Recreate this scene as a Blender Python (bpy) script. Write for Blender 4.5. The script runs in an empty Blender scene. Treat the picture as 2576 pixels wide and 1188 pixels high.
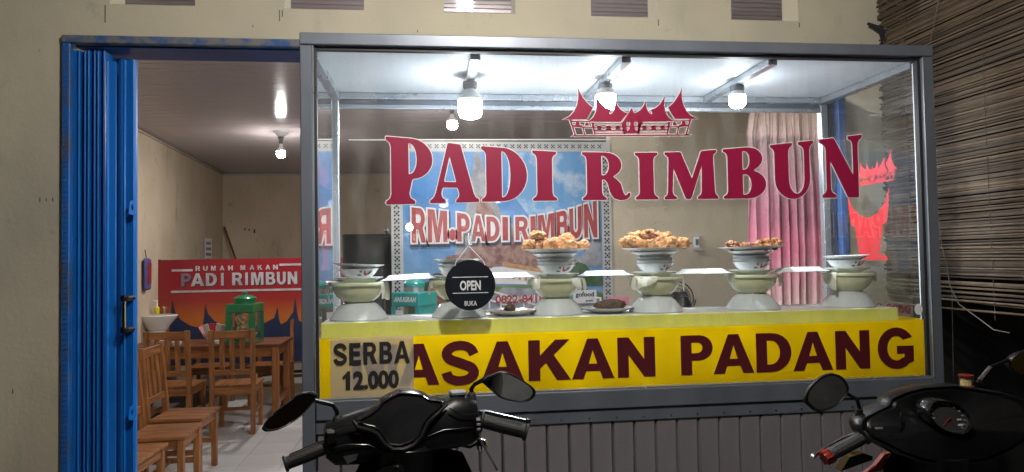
import bpy, bmesh, math, random
from mathutils import Vector, Matrix, noise
from mathutils.geometry import delaunay_2d_cdt
R = math.radians
random.seed(7)
SC = bpy.context.scene
COL = SC.collection

# ------------------------------------------------------------------ camera
CAMZ = 1.57
FPX, YAW, PIT, ROL = 1774.3, R(6.89), R(1.863), R(-0.964)      # solved from the photograph's straight lines

def _cam2world(v):
    cx, d, u = v
    cy = d * math.cos(PIT) - u * math.sin(PIT)
    cz = d * math.sin(PIT) + u * math.cos(PIT)
    return Vector((cx * math.cos(YAW) + cy * math.sin(YAW), -cx * math.sin(YAW) + cy * math.cos(YAW), cz))

cam = bpy.data.objects.new('camera', bpy.data.cameras.new('camera'))
COL.objects.link(cam)
cam.data.sensor_width = 36.0
cam.data.lens = 36.0 * FPX / 2576.0
cam.data.clip_end = 500
_r = _cam2world((math.cos(ROL), 0, math.sin(ROL)))
_u = _cam2world((-math.sin(ROL), 0, math.cos(ROL)))
_f = _cam2world((0, 1, 0))
_m = Matrix((_r, _u, -_f)).transposed().to_4x4()
_m.translation = Vector((0, 0, CAMZ))
cam.matrix_world = _m
SC.camera = cam

def at(px, py, X=None, Y=None, Z=None):
    """a point of the photograph on a known plane of the place (metres)"""
    qx, qy = px - 1288, py - 594
    x = qx * math.cos(ROL) + qy * math.sin(ROL)
    y = -qx * math.sin(ROL) + qy * math.cos(ROL)
    r = _cam2world((x / FPX, 1.0, -y / FPX))
    t = X / r.x if X is not None else Y / r.y if Y is not None else (Z - CAMZ) / r.z
    p = r * t
    p.z += CAMZ
    return p

# ------------------------------------------------------------------ world (night) and exposure
W = bpy.data.worlds.new('World'); SC.world = W; W.use_nodes = True
nt = W.node_tree; nt.nodes.clear()
sky = nt.nodes.new('ShaderNodeTexSky'); sky.sky_type = 'NISHITA'; sky.sun_disc = False
sky.sun_elevation = R(-4); sky.sun_rotation = R(200)
bg = nt.nodes.new('ShaderNodeBackground'); bg.inputs[1].default_value = 0.05
wo = nt.nodes.new('ShaderNodeOutputWorld')
nt.links.new(sky.outputs[0], bg.inputs[0]); nt.links.new(bg.outputs[0], wo.inputs[0])
SC.view_settings.view_transform = 'Standard'
SC.view_settings.look = 'None'
SC.view_settings.exposure = 0.5
SC.view_settings.gamma = 1.0
SC.view_settings.use_curve_mapping = False
SC.render.engine = 'CYCLES'
SC.cycles.use_denoising = True
SC.cycles.max_bounces = 7
SC.cycles.diffuse_bounces = 4
SC.cycles.glossy_bounces = 3
SC.cycles.transparent_max_bounces = 16
SC.cycles.sample_clamp_indirect = 6.0
SC.cycles.caustics_reflective = False
SC.cycles.caustics_refractive = False

# lamp strengths (radiance of the glowing plastic domes)
L_CASE, L_ROOM, L_PORCH = 800.0, 1150.0, 880.0

# ------------------------------------------------------------------ materials
def schlick(t, f0, k=1.0):
    """Fresnel reflectance of a thin sheet, the same from both sides"""
    N = t.nodes.new; lw = N('ShaderNodeLayerWeight'); lw.inputs[0].default_value = .5
    p = N('ShaderNodeMath'); p.operation = 'POWER'; p.inputs[1].default_value = 5
    m = N('ShaderNodeMath'); m.operation = 'MULTIPLY_ADD'; m.inputs[1].default_value = (1 - f0) * k; m.inputs[2].default_value = f0 * k; m.use_clamp = True
    t.links.new(lw.outputs['Facing'], p.inputs[0]); t.links.new(p.outputs[0], m.inputs[0])
    return m
MATS = {}
def pm(name, col, rough=0.5, metal=0.0, var=0.0, scale=8.0, bump=0.0, bscale=None, coat=0.0, stretch=None, col2=None,
       trans=0.0, spec=0.5, detail=4.0, contrast=(0.35, 0.65), rvar=0.0):
    """procedural principled material: base colour mottled by noise, optional bump"""
    if name in MATS: return MATS[name]
    m = bpy.data.materials.new(name); m.use_nodes = True
    t = m.node_tree; b = t.nodes['Principled BSDF']
    c = (*col, 1)
    b.inputs['Base Color'].default_value = c
    b.inputs['Roughness'].default_value = rough
    b.inputs['Metallic'].default_value = metal
    b.inputs['Specular IOR Level'].default_value = spec
    b.inputs['Coat Weight'].default_value = coat
    if trans: b.inputs['Transmission Weight'].default_value = trans
    if var or bump or col2 or rvar:
        tc = t.nodes.new('ShaderNodeTexCoord'); mp = t.nodes.new('ShaderNodeMapping')
        t.links.new(tc.outputs['Object'], mp.inputs[0])
        if stretch: mp.inputs['Scale'].default_value = stretch
        nz = t.nodes.new('ShaderNodeTexNoise'); nz.inputs['Scale'].default_value = scale; nz.inputs['Detail'].default_value = detail
        nz.inputs['Roughness'].default_value = 0.62
        t.links.new(mp.outputs[0], nz.inputs[0])
        if var or col2:
            rp = t.nodes.new('ShaderNodeValToRGB')
            rp.color_ramp.elements[0].position, rp.color_ramp.elements[1].position = contrast
            lo = col2 if col2 else tuple(x * (1 - var) for x in col)
            rp.color_ramp.elements[0].color = (*lo, 1)
            rp.color_ramp.elements[1].color = (*(col if col2 else tuple(min(1, x * (1 + var * .5)) for x in col)), 1)
            t.links.new(nz.outputs[0], rp.inputs[0]); t.links.new(rp.outputs[0], b.inputs['Base Color'])
        if rvar:
            mr = t.nodes.new('ShaderNodeMapRange'); mr.inputs[3].default_value = max(0, rough - rvar); mr.inputs[4].default_value = min(1, rough + rvar)
            t.links.new(nz.outputs[0], mr.inputs[0]); t.links.new(mr.outputs[0], b.inputs['Roughness'])
        if bump:
            n2 = nz
            if bscale:
                n2 = t.nodes.new('ShaderNodeTexNoise'); n2.inputs['Scale'].default_value = bscale; n2.inputs['Detail'].default_value = 5
                t.links.new(mp.outputs[0], n2.inputs[0])
            bp = t.nodes.new('ShaderNodeBump'); bp.inputs['Strength'].default_value = bump; bp.inputs['Distance'].default_value = 0.01
            t.links.new(n2.outputs[0], bp.inputs['Height']); t.links.new(bp.outputs[0], b.inputs['Normal'])
    MATS[name] = m
    return m

def emat(name, col, strength):
    if name in MATS: return MATS[name]
    m = bpy.data.materials.new(name); m.use_nodes = True
    b = m.node_tree.nodes['Principled BSDF']
    b.inputs['Base Color'].default_value = (.8, .8, .8, 1)
    b.inputs['Emission Color'].default_value = (*col, 1)
    b.inputs['Emission Strength'].default_value = strength
    MATS[name] = m; return m

def glassmat(name, tint=(.97, .985, .98), dust=0.02):
    """window glass as a thin pane: clear, mirror reflection by Fresnel, a little dried-on dust and wiping streaks"""
    m = bpy.data.materials.new(name); m.use_nodes = True
    t = m.node_tree; t.nodes.clear(); N = t.nodes.new
    out = N('ShaderNodeOutputMaterial'); tr = N('ShaderNodeBsdfTransparent'); gl = N('ShaderNodeBsdfGlossy'); df = N('ShaderNodeBsdfDiffuse')
    tr.inputs[0].default_value = (*tint, 1); gl.inputs['Roughness'].default_value = 0.0
    df.inputs[0].default_value = (.75, .77, .78, 1)
    f2 = schlick(t, .042, 1.75)
    mx = N('ShaderNodeMixShader'); my = N('ShaderNodeMixShader')
    tc = N('ShaderNodeTexCoord'); mp = N('ShaderNodeMapping'); mp.inputs['Scale'].default_value = (5, 5, 1.1)
    nz = N('ShaderNodeTexNoise'); nz.inputs['Scale'].default_value = 3.2; nz.inputs['Detail'].default_value = 3
    n3 = N('ShaderNodeTexNoise'); n3.inputs['Scale'].default_value = 210; n3.inputs['Detail'].default_value = 0
    r3 = N('ShaderNodeMapRange'); r3.inputs[1].default_value = .70; r3.inputs[2].default_value = .76; r3.inputs[3].default_value = 0; r3.inputs[4].default_value = .25
    rp = N('ShaderNodeMapRange'); rp.inputs[1].default_value = .42; rp.inputs[2].default_value = .8; rp.inputs[3].default_value = dust * .35; rp.inputs[4].default_value = dust * 4
    ad = N('ShaderNodeMath'); ad.operation = 'ADD'; ad.use_clamp = True
    L = t.links.new
    L(tc.outputs['Object'], mp.inputs[0]); L(mp.outputs[0], nz.inputs[0]); L(tc.outputs['Object'], n3.inputs[0])
    L(nz.outputs[0], rp.inputs[0]); L(n3.outputs[0], r3.inputs[0])
    ml = N('ShaderNodeMath'); ml.operation = 'MULTIPLY'; L(r3.outputs[0], ml.inputs[0]); L(nz.outputs[0], ml.inputs[1])
    L(rp.outputs[0], ad.inputs[0]); L(ml.outputs[0], ad.inputs[1])
    L(f2.outputs[0], mx.inputs[0]); L(tr.outputs[0], mx.inputs[1]); L(gl.outputs[0], mx.inputs[2])
    L(ad.outputs[0], my.inputs[0]); L(mx.outputs[0], my.inputs[1]); L(df.outputs[0], my.inputs[2]); L(my.outputs[0], out.inputs[0])
    MATS[name] = m; return m

def filmmat(name, col, transl=0.35, rough=0.35, alpha=0.0):
    """translucent print film: diffuse plus light coming through from behind"""
    m = bpy.data.materials.new(name); m.use_nodes = True
    t = m.node_tree; t.nodes.clear(); N = t.nodes.new; L = t.links.new
    out = N('ShaderNodeOutputMaterial'); d = N('ShaderNodeBsdfDiffuse'); tl = N('ShaderNodeBsdfTranslucent'); g = N('ShaderNodeBsdfGlossy')
    g.inputs['Roughness'].default_value = rough * .5
    tc = N('ShaderNodeTexCoord'); nz = N('ShaderNodeTexNoise'); nz.inputs['Scale'].default_value = 5; nz.inputs['Detail'].default_value = 8
    rp = N('ShaderNodeValToRGB'); rp.color_ramp.elements[0].color = (*[c * .86 for c in col], 1); rp.color_ramp.elements[1].color = (*col, 1)
    rp.color_ramp.elements[0].position = .3; rp.color_ramp.elements[1].position = .6
    L(tc.outputs['Object'], nz.inputs[0]); L(nz.outputs[0], rp.inputs[0])
    for q in (d, tl): L(rp.outputs[0], q.inputs[0])
    a = N('ShaderNodeMixShader'); a.inputs[0].default_value = transl; L(d.outputs[0], a.inputs[1]); L(tl.outputs[0], a.inputs[2])
    fr = schlick(t, .03)
    b = N('ShaderNodeMixShader'); L(fr.outputs[0], b.inputs[0]); L(a.outputs[0], b.inputs[1]); L(g.outputs[0], b.inputs[2])
    last = b
    if alpha:
        tr = N('ShaderNodeBsdfTransparent'); c = N('ShaderNodeMixShader'); c.inputs[0].default_value = alpha
        L(b.outputs[0], c.inputs[1]); L(tr.outputs[0], c.inputs[2]); last = c
    L(last.outputs[0], out.inputs[0])
    MATS[name] = m; return m

def gradmat(name, stops, axis='Z', lo=0.0, hi=1.0, rough=0.6, nscale=30, nvar=.12, coat=0.0, bump=0.0, bscale=12, sheen=0.0):
    """colour that changes along one axis of the thing itself (printed or dyed), lightly mottled"""
    m = bpy.data.materials.new(name); m.use_nodes = True
    t = m.node_tree; b = t.nodes['Principled BSDF']; N = t.nodes.new; L = t.links.new
    b.inputs['Roughness'].default_value = rough; b.inputs['Coat Weight'].default_value = coat; b.inputs['Sheen Weight'].default_value = sheen
    tc = N('ShaderNodeTexCoord'); sp = N('ShaderNodeSeparateXYZ'); mr = N('ShaderNodeMapRange'); rp = N('ShaderNodeValToRGB')
    mr.inputs[1].default_value = lo; mr.inputs[2].default_value = hi
    e = rp.color_ramp.elements
    while len(e) < len(stops): e.new(.5)
    for q, (p, c) in zip(e, stops): q.position = p; q.color = (*c, 1)
    nz = N('ShaderNodeTexNoise'); nz.inputs['Scale'].default_value = nscale; nz.inputs['Detail'].default_value = 6
    mm = N('ShaderNodeMapRange'); mm.inputs[3].default_value = 1 - nvar * 2; mm.inputs[4].default_value = 1 + nvar
    mu = N('ShaderNodeMix'); mu.data_type = 'RGBA'; mu.blend_type = 'MULTIPLY'; mu.inputs[0].default_value = 1
    L(tc.outputs['Object'], sp.inputs[0]); L(sp.outputs[axis], mr.inputs[0]); L(mr.outputs[0], rp.inputs[0])
    L(tc.outputs['Object'], nz.inputs[0]); L(nz.outputs[0], mm.inputs[0])
    L(rp.outputs[0], mu.inputs[6]); L(mm.outputs[0], mu.inputs[7]); L(mu.outputs[2], b.inputs['Base Color'])
    if bump:
        n2 = N('ShaderNodeTexNoise'); n2.inputs['Scale'].default_value = bscale; n2.inputs['Detail'].default_value = 4; L(tc.outputs['Object'], n2.inputs[0])
        bp = N('ShaderNodeBump'); bp.inputs['Strength'].default_value = bump; bp.inputs['Distance'].default_value = .02
        L(n2.outputs[0], bp.inputs['Height']); L(bp.outputs[0], b.inputs['Normal'])
    MATS[name] = m; return m

def plastermat(name, col, stain, dark, amt=0.5):
    """painted plaster: base paint, soft damp patches, vertical run marks, small scuffs, fine relief"""
    m = bpy.data.materials.new(name); m.use_nodes = True
    t = m.node_tree; b = t.nodes['Principled BSDF']; N = t.nodes.new; L = t.links.new
    b.inputs['Roughness'].default_value = .78; b.inputs['Specular IOR Level'].default_value = .25
    tc = N('ShaderNodeTexCoord')
    def nz(scale, st=(1, 1, 1), det=8, ro=.6):
        mp = N('ShaderNodeMapping'); mp.inputs['Scale'].default_value = st; L(tc.outputs['Object'], mp.inputs[0])
        n = N('ShaderNodeTexNoise'); n.inputs['Scale'].default_value = scale; n.inputs['Detail'].default_value = det; n.inputs['Roughness'].default_value = ro
        L(mp.outputs[0], n.inputs[0]); return n
    def rng(n, a, c, hi):
        r = N('ShaderNodeMapRange'); r.inputs[1].default_value = a; r.inputs[2].default_value = c; r.inputs[3].default_value = 0; r.inputs[4].default_value = hi
        L(n.outputs[0], r.inputs[0]); return r
    def mix(fac, a, c):
        x = N('ShaderNodeMix'); x.data_type = 'RGBA'; L(fac.outputs[0], x.inputs[0])
        if isinstance(a, tuple): x.inputs[6].default_value = (*a, 1)
        else: L(a.outputs[2], x.inputs[6])
        x.inputs[7].default_value = (*c, 1); return x
    a = mix(rng(nz(1.3, det=3), .42, .68, amt * 1.0), col, stain)
    a = mix(rng(nz(2.6, (2.2, 2.2, .6), 5), .58, .85, amt * .8), a, dark)
    a = mix(rng(nz(7.0, (1, 1, 1), 5, .7), .60, .74, amt * .6), a, dark)
    a = mix(rng(nz(26, (1, 1, .8), 1, .5), .77, .82, amt * .6), a, tuple(x * .45 for x in dark))
    L(a.outputs[2], b.inputs['Base Color'])
    bp = N('ShaderNodeBump'); bp.inputs['Strength'].default_value = .18; bp.inputs['Distance'].default_value = .006
    L(nz(55, det=3).outputs[0], bp.inputs['Height'])
    b2 = N('ShaderNodeBump'); b2.inputs['Strength'].default_value = .22; b2.inputs['Distance'].default_value = .02
    L(nz(4.5, det=2).outputs[0], b2.inputs['Height']); L(bp.outputs[0], b2.inputs['Normal']); L(b2.outputs[0], b.inputs['Normal'])
    MATS[name] = m; return m

def woodmat(name, a, b_, axis=2, scale=3.0):
    m = bpy.data.materials.new(name); m.use_nodes = True
    t = m.node_tree; b = t.nodes['Principled BSDF']; N = t.nodes.new; L = t.links.new
    b.inputs['Roughness'].default_value = .42
    tc = N('ShaderNodeTexCoord'); mp = N('ShaderNodeMapping'); s = [14, 14, 14]; s[axis] = 1.4; mp.inputs['Scale'].default_value = s
    oi = N('ShaderNodeObjectInfo'); ad = N('ShaderNodeVectorMath'); ad.operation = 'ADD'
    nz = N('ShaderNodeTexNoise'); nz.inputs['Scale'].default_value = scale; nz.inputs['Detail'].default_value = 7; nz.inputs['Distortion'].default_value = .6
    rp = N('ShaderNodeValToRGB'); rp.color_ramp.elements[0].position = .32; rp.color_ramp.elements[1].position = .68
    rp.color_ramp.elements[0].color = (*a, 1); rp.color_ramp.elements[1].color = (*b_, 1)
    L(tc.outputs['Object'], mp.inputs[0]); L(mp.outputs[0], ad.inputs[0]); L(oi.outputs['Location'], ad.inputs[1]); L(ad.outputs[0], nz.inputs[0])
    L(nz.outputs[0], rp.inputs[0]); L(rp.outputs[0], b.inputs['Base Color'])
    bp = N('ShaderNodeBump'); bp.inputs['Strength'].default_value = .12; bp.inputs['Distance'].default_value = .004
    L(nz.outputs[0], bp.inputs['Height']); L(bp.outputs[0], b.inputs['Normal'])
    MATS[name] = m; return m

# ------------------------------------------------------------------ mesh helpers
class B:
    def __init__(s): s.v = []; s.f = []; s.m = []
    def add(s, vs, fs, mi=0):
        o = len(s.v); s.v += [tuple(v) for v in vs]; s.f += [tuple(i + o for i in f) for f in fs]; s.m += [mi] * len(fs); return s
    def box(s, x0, x1, y0, y1, z0, z1, mi=0, c=0.0, M=None):
        if x0 > x1: x0, x1 = x1, x0
        if y0 > y1: y0, y1 = y1, y0
        if z0 > z1: z0, z1 = z1, z0
        if c <= 0:
            vs = [(x, y, z) for x in (x0, x1) for y in (y0, y1) for z in (z0, z1)]
            fs = [(0, 1, 3, 2), (4, 6, 7, 5), (0, 4, 5, 1), (2, 3, 7, 6), (0, 2, 6, 4), (1, 5, 7, 3)]
        else:
            c = min(c, (x1 - x0) * .45, (y1 - y0) * .45, (z1 - z0) * .45)
            bm = bmesh.new(); bmesh.ops.create_cube(bm, size=1)
            for v in bm.verts: v.co = Vector(((x0 + x1) / 2 + v.co.x * (x1 - x0), (y0 + y1) / 2 + v.co.y * (y1 - y0), (z0 + z1) / 2 + v.co.z * (z1 - z0)))
            bmesh.ops.bevel(bm, geom=bm.edges[:], offset=c, segments=1, affect='EDGES')
            bm.verts.index_update()
            vs = [tuple(v.co) for v in bm.verts]; fs = [[v.index for v in f.verts] for f in bm.faces]; bm.free()
        if M is not None: vs = [tuple(M @ Vector(v)) for v in vs]
        return s.add(vs, fs, mi)
    def tube(s, pts, r, seg=8, mi=0, caps=True):
        pts = [Vector(p) for p in pts]; n = len(pts)
        rs = r if isinstance(r, (list, tuple)) else [r] * n
        vs = []; fs = []
        prev = None
        for i, p in enumerate(pts):
            d = (pts[min(i + 1, n - 1)] - pts[max(i - 1, 0)]).normalized()
            if prev is None:
                a = d.orthogonal().normalized()
            else:
                a = (prev - d * prev.dot(d))
                a = a.normalized() if a.length > 1e-6 else d.orthogonal().normalized()
            prev = a; b = d.cross(a)
            for k in range(seg):
                t = 2 * math.pi * k / seg
                vs.append(p + (a * math.cos(t) + b * math.sin(t)) * rs[i])
        for i in range(n - 1):
            for k in range(seg):
                k2 = (k + 1) % seg
                fs.append((i * seg + k, i * seg + k2, (i + 1) * seg + k2, (i + 1) * seg + k))
        if caps:
            fs.append(tuple(range(seg - 1, -1, -1))); fs.append(tuple((n - 1) * seg + k for k in range(seg)))
        return s.add(vs, fs, mi)
    def lathe(s, prof, seg=28, c=(0, 0, 0), mi=0, sx=1, sy=1, caps=True):
        vs = []; fs = []; n = len(prof)
        for (r, z) in prof:
            for k in range(seg):
                t = 2 * math.pi * k / seg
                vs.append((c[0] + r * math.cos(t) * sx, c[1] + r * math.sin(t) * sy, c[2] + z))
        for i in range(n - 1):
            for k in range(seg):
                k2 = (k + 1) % seg
                fs.append((i * seg + k, i * seg + k2, (i + 1) * seg + k2, (i + 1) * seg + k))
        if caps and prof[0][0] > 1e-5: fs.append(tuple(range(seg - 1, -1, -1)))
        if caps and prof[-1][0] > 1e-5: fs.append(tuple((n - 1) * seg + k for k in range(seg)))
        return s.add(vs, fs, mi)
    def grid(s, fn, nu, nv, mi=0):
        vs = [fn(i / nu, j / nv) for j in range(nv + 1) for i in range(nu + 1)]
        fs = [(j * (nu + 1) + i, j * (nu + 1) + i + 1, (j + 1) * (nu + 1) + i + 1, (j + 1) * (nu + 1) + i) for j in range(nv) for i in range(nu)]
        return s.add(vs, fs, mi)
    def loft(s, secs, mi=0, caps=True):
        n = len(secs[0]); vs = [p for q in secs for p in q]; fs = []
        for i in range(len(secs) - 1):
            for k in range(n):
                k2 = (k + 1) % n
                fs.append((i * n + k, i * n + k2, (i + 1) * n + k2, (i + 1) * n + k))
        if caps:
            fs.append(tuple(range(n - 1, -1, -1))); fs.append(tuple((len(secs) - 1) * n + k for k in range(n)))
        return s.add(vs, fs, mi)
    def fill(s, contours, fn, mi=0):
        """flat filled outline (first contour outside, the others holes) mapped to 3-D by fn(x, z)"""
        vs2 = []; es = []
        for c in contours:
            o = len(vs2); n = len(c)
            vs2 += [Vector((p[0], p[1])) for p in c]; es += [(o + i, o + (i + 1) % n) for i in range(n)]
        V, E_, F = delaunay_2d_cdt(vs2, es, [], 0, 1e-7)[:3]
        def inside(x, y):
            k = False
            for c in contours:
                for i in range(len(c)):
                    (x0, y0), (x1, y1) = c[i - 1], c[i]
                    if (y0 > y) != (y1 > y) and x < (x1 - x0) * (y - y0) / (y1 - y0) + x0: k = not k
            return k
        fs = [f for f in F if inside(sum(V[i].x for i in f) / 3, sum(V[i].y for i in f) / 3)]
        vs = [fn(v.x, v.y) for v in V]
        return s.add(vs, fs, mi)
    def prism(s, contour, fa, fb, mi=0):
        """solid between the outline mapped by fa and by fb"""
        n = len(contour)
        s.fill([contour], fa, mi); s.fill([contour], fb, mi)
        va = [fa(*p) for p in contour]; vb = [fb(*p) for p in contour]
        return s.add(va + vb, [(i, (i + 1) % n, n + (i + 1) % n, n + i) for i in range(n)], mi)
    def build(s, name, mats, parent=None, smooth=35, inv=None):
        me = bpy.data.meshes.new(name); me.from_pydata(s.v, [], s.f)
        if not isinstance(mats, (list, tuple)): mats = [mats]
        for m in mats: me.materials.append(MATS[m] if isinstance(m, str) else m)
        if len(mats) > 1: me.polygons.foreach_set('material_index', s.m)
        bm = bmesh.new(); bm.from_mesh(me); bmesh.ops.remove_doubles(bm, verts=bm.verts, dist=1e-5)
        bmesh.ops.recalc_face_normals(bm, faces=bm.faces); bm.to_mesh(me); bm.free()
        if smooth:
            me.polygons.foreach_set('use_smooth', [True] * len(me.polygons)); me.set_sharp_from_angle(angle=R(smooth))
        return link(name, me, parent)

def link(name, me, parent=None):
    o = bpy.data.objects.new(name, me); COL.objects.link(o)
    if parent is not None:
        o.parent = parent
        top = parent
        while top.parent: top = top.parent
        if parent.parent is None and not parent.get('_local'): o.matrix_parent_inverse = Matrix.Translation(-parent.location)
    return o

def tag(o, label, cat, group=None):
    o['label'] = label; o['category'] = cat
    if group: o['group'] = group
    return o
def struct(o): o['kind'] = 'structure'; return o
def thing(name, label, cat, loc=(0, 0, 0), group=None, local=False):
    """Empty at the base of a thing. local: children are modelled about the origin; otherwise in place"""
    o = bpy.data.objects.new(name, None); COL.objects.link(o); o.empty_display_size = .05
    o.location = loc
    if local: o['_local'] = 1
    return tag(o, label, cat, group)
def copy_tree(o, parent=None):
    c = o.copy(); COL.objects.link(c); c.parent = parent
    if parent is not None: c.matrix_parent_inverse = o.matrix_parent_inverse.copy()
    for ch in list(o.children): copy_tree(ch, c)
    return c

def arc(cx, cy, rx, ry, a0, a1, n=10):
    return [(cx + rx * math.cos(R(a0 + (a1 - a0) * i / n)), cy + ry * math.sin(R(a0 + (a1 - a0) * i / n))) for i in range(n + 1)]
def area(c): return sum(c[i][0] * c[(i + 1) % len(c)][1] - c[(i + 1) % len(c)][0] * c[i][1] for i in range(len(c))) / 2
def fillet(c, r, seg=3):
    out = []; n = len(c)
    for i in range(n):
        p, a, b = Vector(c[i]), Vector(c[i - 1]), Vector(c[(i + 1) % n])
        d1, d2 = a - p, b - p
        if d1.length < 1e-6 or d2.length < 1e-6: continue
        q = min(r, d1.length * .45, d2.length * .45)
        if d1.normalized().dot(d2.normalized()) < -.97: out.append(tuple(p)); continue
        s, e = p + d1.normalized() * q, p + d2.normalized() * q
        for k in range(seg + 1):
            t = k / seg; out.append(tuple(s * (1 - t) ** 2 + p * 2 * t * (1 - t) + e * t * t))
    return out
def grow(c, d, hole=False):
    """offset a closed outline outwards by d (a hole shrinks)"""
    n = len(c); sg = 1 if area(c) > 0 else -1
    if hole: sg = -sg
    out = []
    for i in range(n):
        p, a, b = Vector(c[i]), Vector(c[i - 1]), Vector(c[(i + 1) % n])
        e1, e2 = (p - a), (b - p)
        if e1.length < 1e-9 or e2.length < 1e-9: out.append(tuple(p)); continue
        e1.normalize(); e2.normalize()
        n1, n2 = Vector((e1.y, -e1.x)), Vector((e2.y, -e2.x))
        m = n1 + n2
        m = m / max(m.length_squared, .35) * 2 if m.length > 1e-4 else n1
        if m.length > 1.8: m = m.normalized() * 1.8
        q = p + m * d * sg * (1 if True else 0)
        out.append((q.x, q.y))
    return out

# ---- glyphs, unit cap height -------------------------------------------------------------------
def _st(x0, x1, o):   # left flank of a bracketed stem going up
    return [(x0 - o, 0), (x0 - o, .045), (x0 - .02, .085), (x0, .15), (x0, .85), (x0 - .02, .915), (x0 - o, .955), (x0 - o, 1)]
def _sd(x1, o):       # right foot of a stem going down
    return [(x1, .15), (x1 + .02, .085), (x1 + o, .045), (x1 + o, 0)]
SERIF = {
 'I': (.45, [_st(.09, .36, .08) + [(.44, 1), (.44, .955), (.38, .915), (.36, .85)] + _sd(.36, .08)]),
 'P': (.73, [_st(.09, .36, .08) + arc(.41, .69, .31, .31, 90, -90) + _sd(.36, .09), [(.355, .45), (.355, .925)] + arc(.375, .69, .105, .235, 90, -90, 8)]),
 'D': (.80, [_st(.09, .36, .08) + arc(.38, .5, .41, .5, 90, -90, 14), [(.355, .07), (.355, .93)] + arc(.375, .5, .13, .43, 90, -90, 10)]),
 'B': (.78, [_st(.09, .36, .08) + arc(.42, .765, .29, .235, 90, -62, 9) + arc(.44, .275, .325, .275, 68, -90, 10), [(.355, .565), (.355, .93)] + arc(.39, .748, .09, .182, 90, -90, 8), [(.355, .075), (.355, .475)] + arc(.40, .275, .105, .2, 90, -90, 8)]),
 'R': (.88, [_st(.09, .36, .08) + arc(.43, .735, .29, .265, 90, -65, 9) + [(.62, .44), (.70, .34), (.745, .14), (.78, .085), (.815, .11), (.83, .15), (.87, .14), (.87, .08), (.80, .005), (.68, -.01), (.57, .03), (.50, .16), (.46, .36), (.40, .43), (.36, .43)] + _sd(.36, .08), [(.355, .515), (.355, .93)] + arc(.385, .722, .105, .207, 90, -90, 8)]),
 'A': (.95, [[(0, 0), (0, .045), (.07, .085), (.115, .17), (.355, 1), (.60, 1), (.845, .15), (.88, .085), (.95, .045), (.95, 0), (.50, 0), (.50, .045), (.555, .085), (.565, .15), (.535, .255), (.245, .255), (.215, .15), (.235, .085), (.30, .045), (.30, 0)], [(.27, .345), (.51, .345), (.385, .78)]]),
 'M': (1.14, [[(0, 0), (0, .045), (.06, .085), (.075, .15), (.10, .85), (.08, .915), (.02, .955), (.02, 1), (.36, 1), (.585, .43), (.79, 1), (1.12, 1), (1.12, .955), (1.06, .915), (1.045, .85), (1.07, .15), (1.09, .085), (1.14, .045), (1.14, 0), (.70, 0), (.70, .045), (.765, .085), (.785, .15), (.80, .70), (.56, 0), (.45, 0), (.20, .66), (.175, .15), (.195, .085), (.26, .045), (.26, 0)]]),
 'U': (.84, [[(0, 1), (0, .955), (.06, .915), (.08, .85)] + arc(.42, .34, .34, .355, 180, 360, 12) + [(.76, .85), (.78, .915), (.84, .955), (.84, 1), (.54, 1), (.54, .955), (.62, .915), (.65, .85)] + arc(.50, .34, .15, .265, 360, 180, 10) + [(.35, .85), (.37, .915), (.43, .955), (.43, 1)]]),
 'N': (1.0, [[(.04, 0), (.04, .045), (.12, .085), (.145, .15), (.145, .83), (.10, .90), (0, .95), (0, 1), (.34, 1), (.77, .36), (.77, .85), (.75, .915), (.66, .955), (.66, 1), (1, 1), (1, .955), (.92, .915), (.89, .85), (.89, 0), (.63, 0), (.245, .62), (.245, .15), (.27, .085), (.37, .045), (.37, 0)]]),
}
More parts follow.
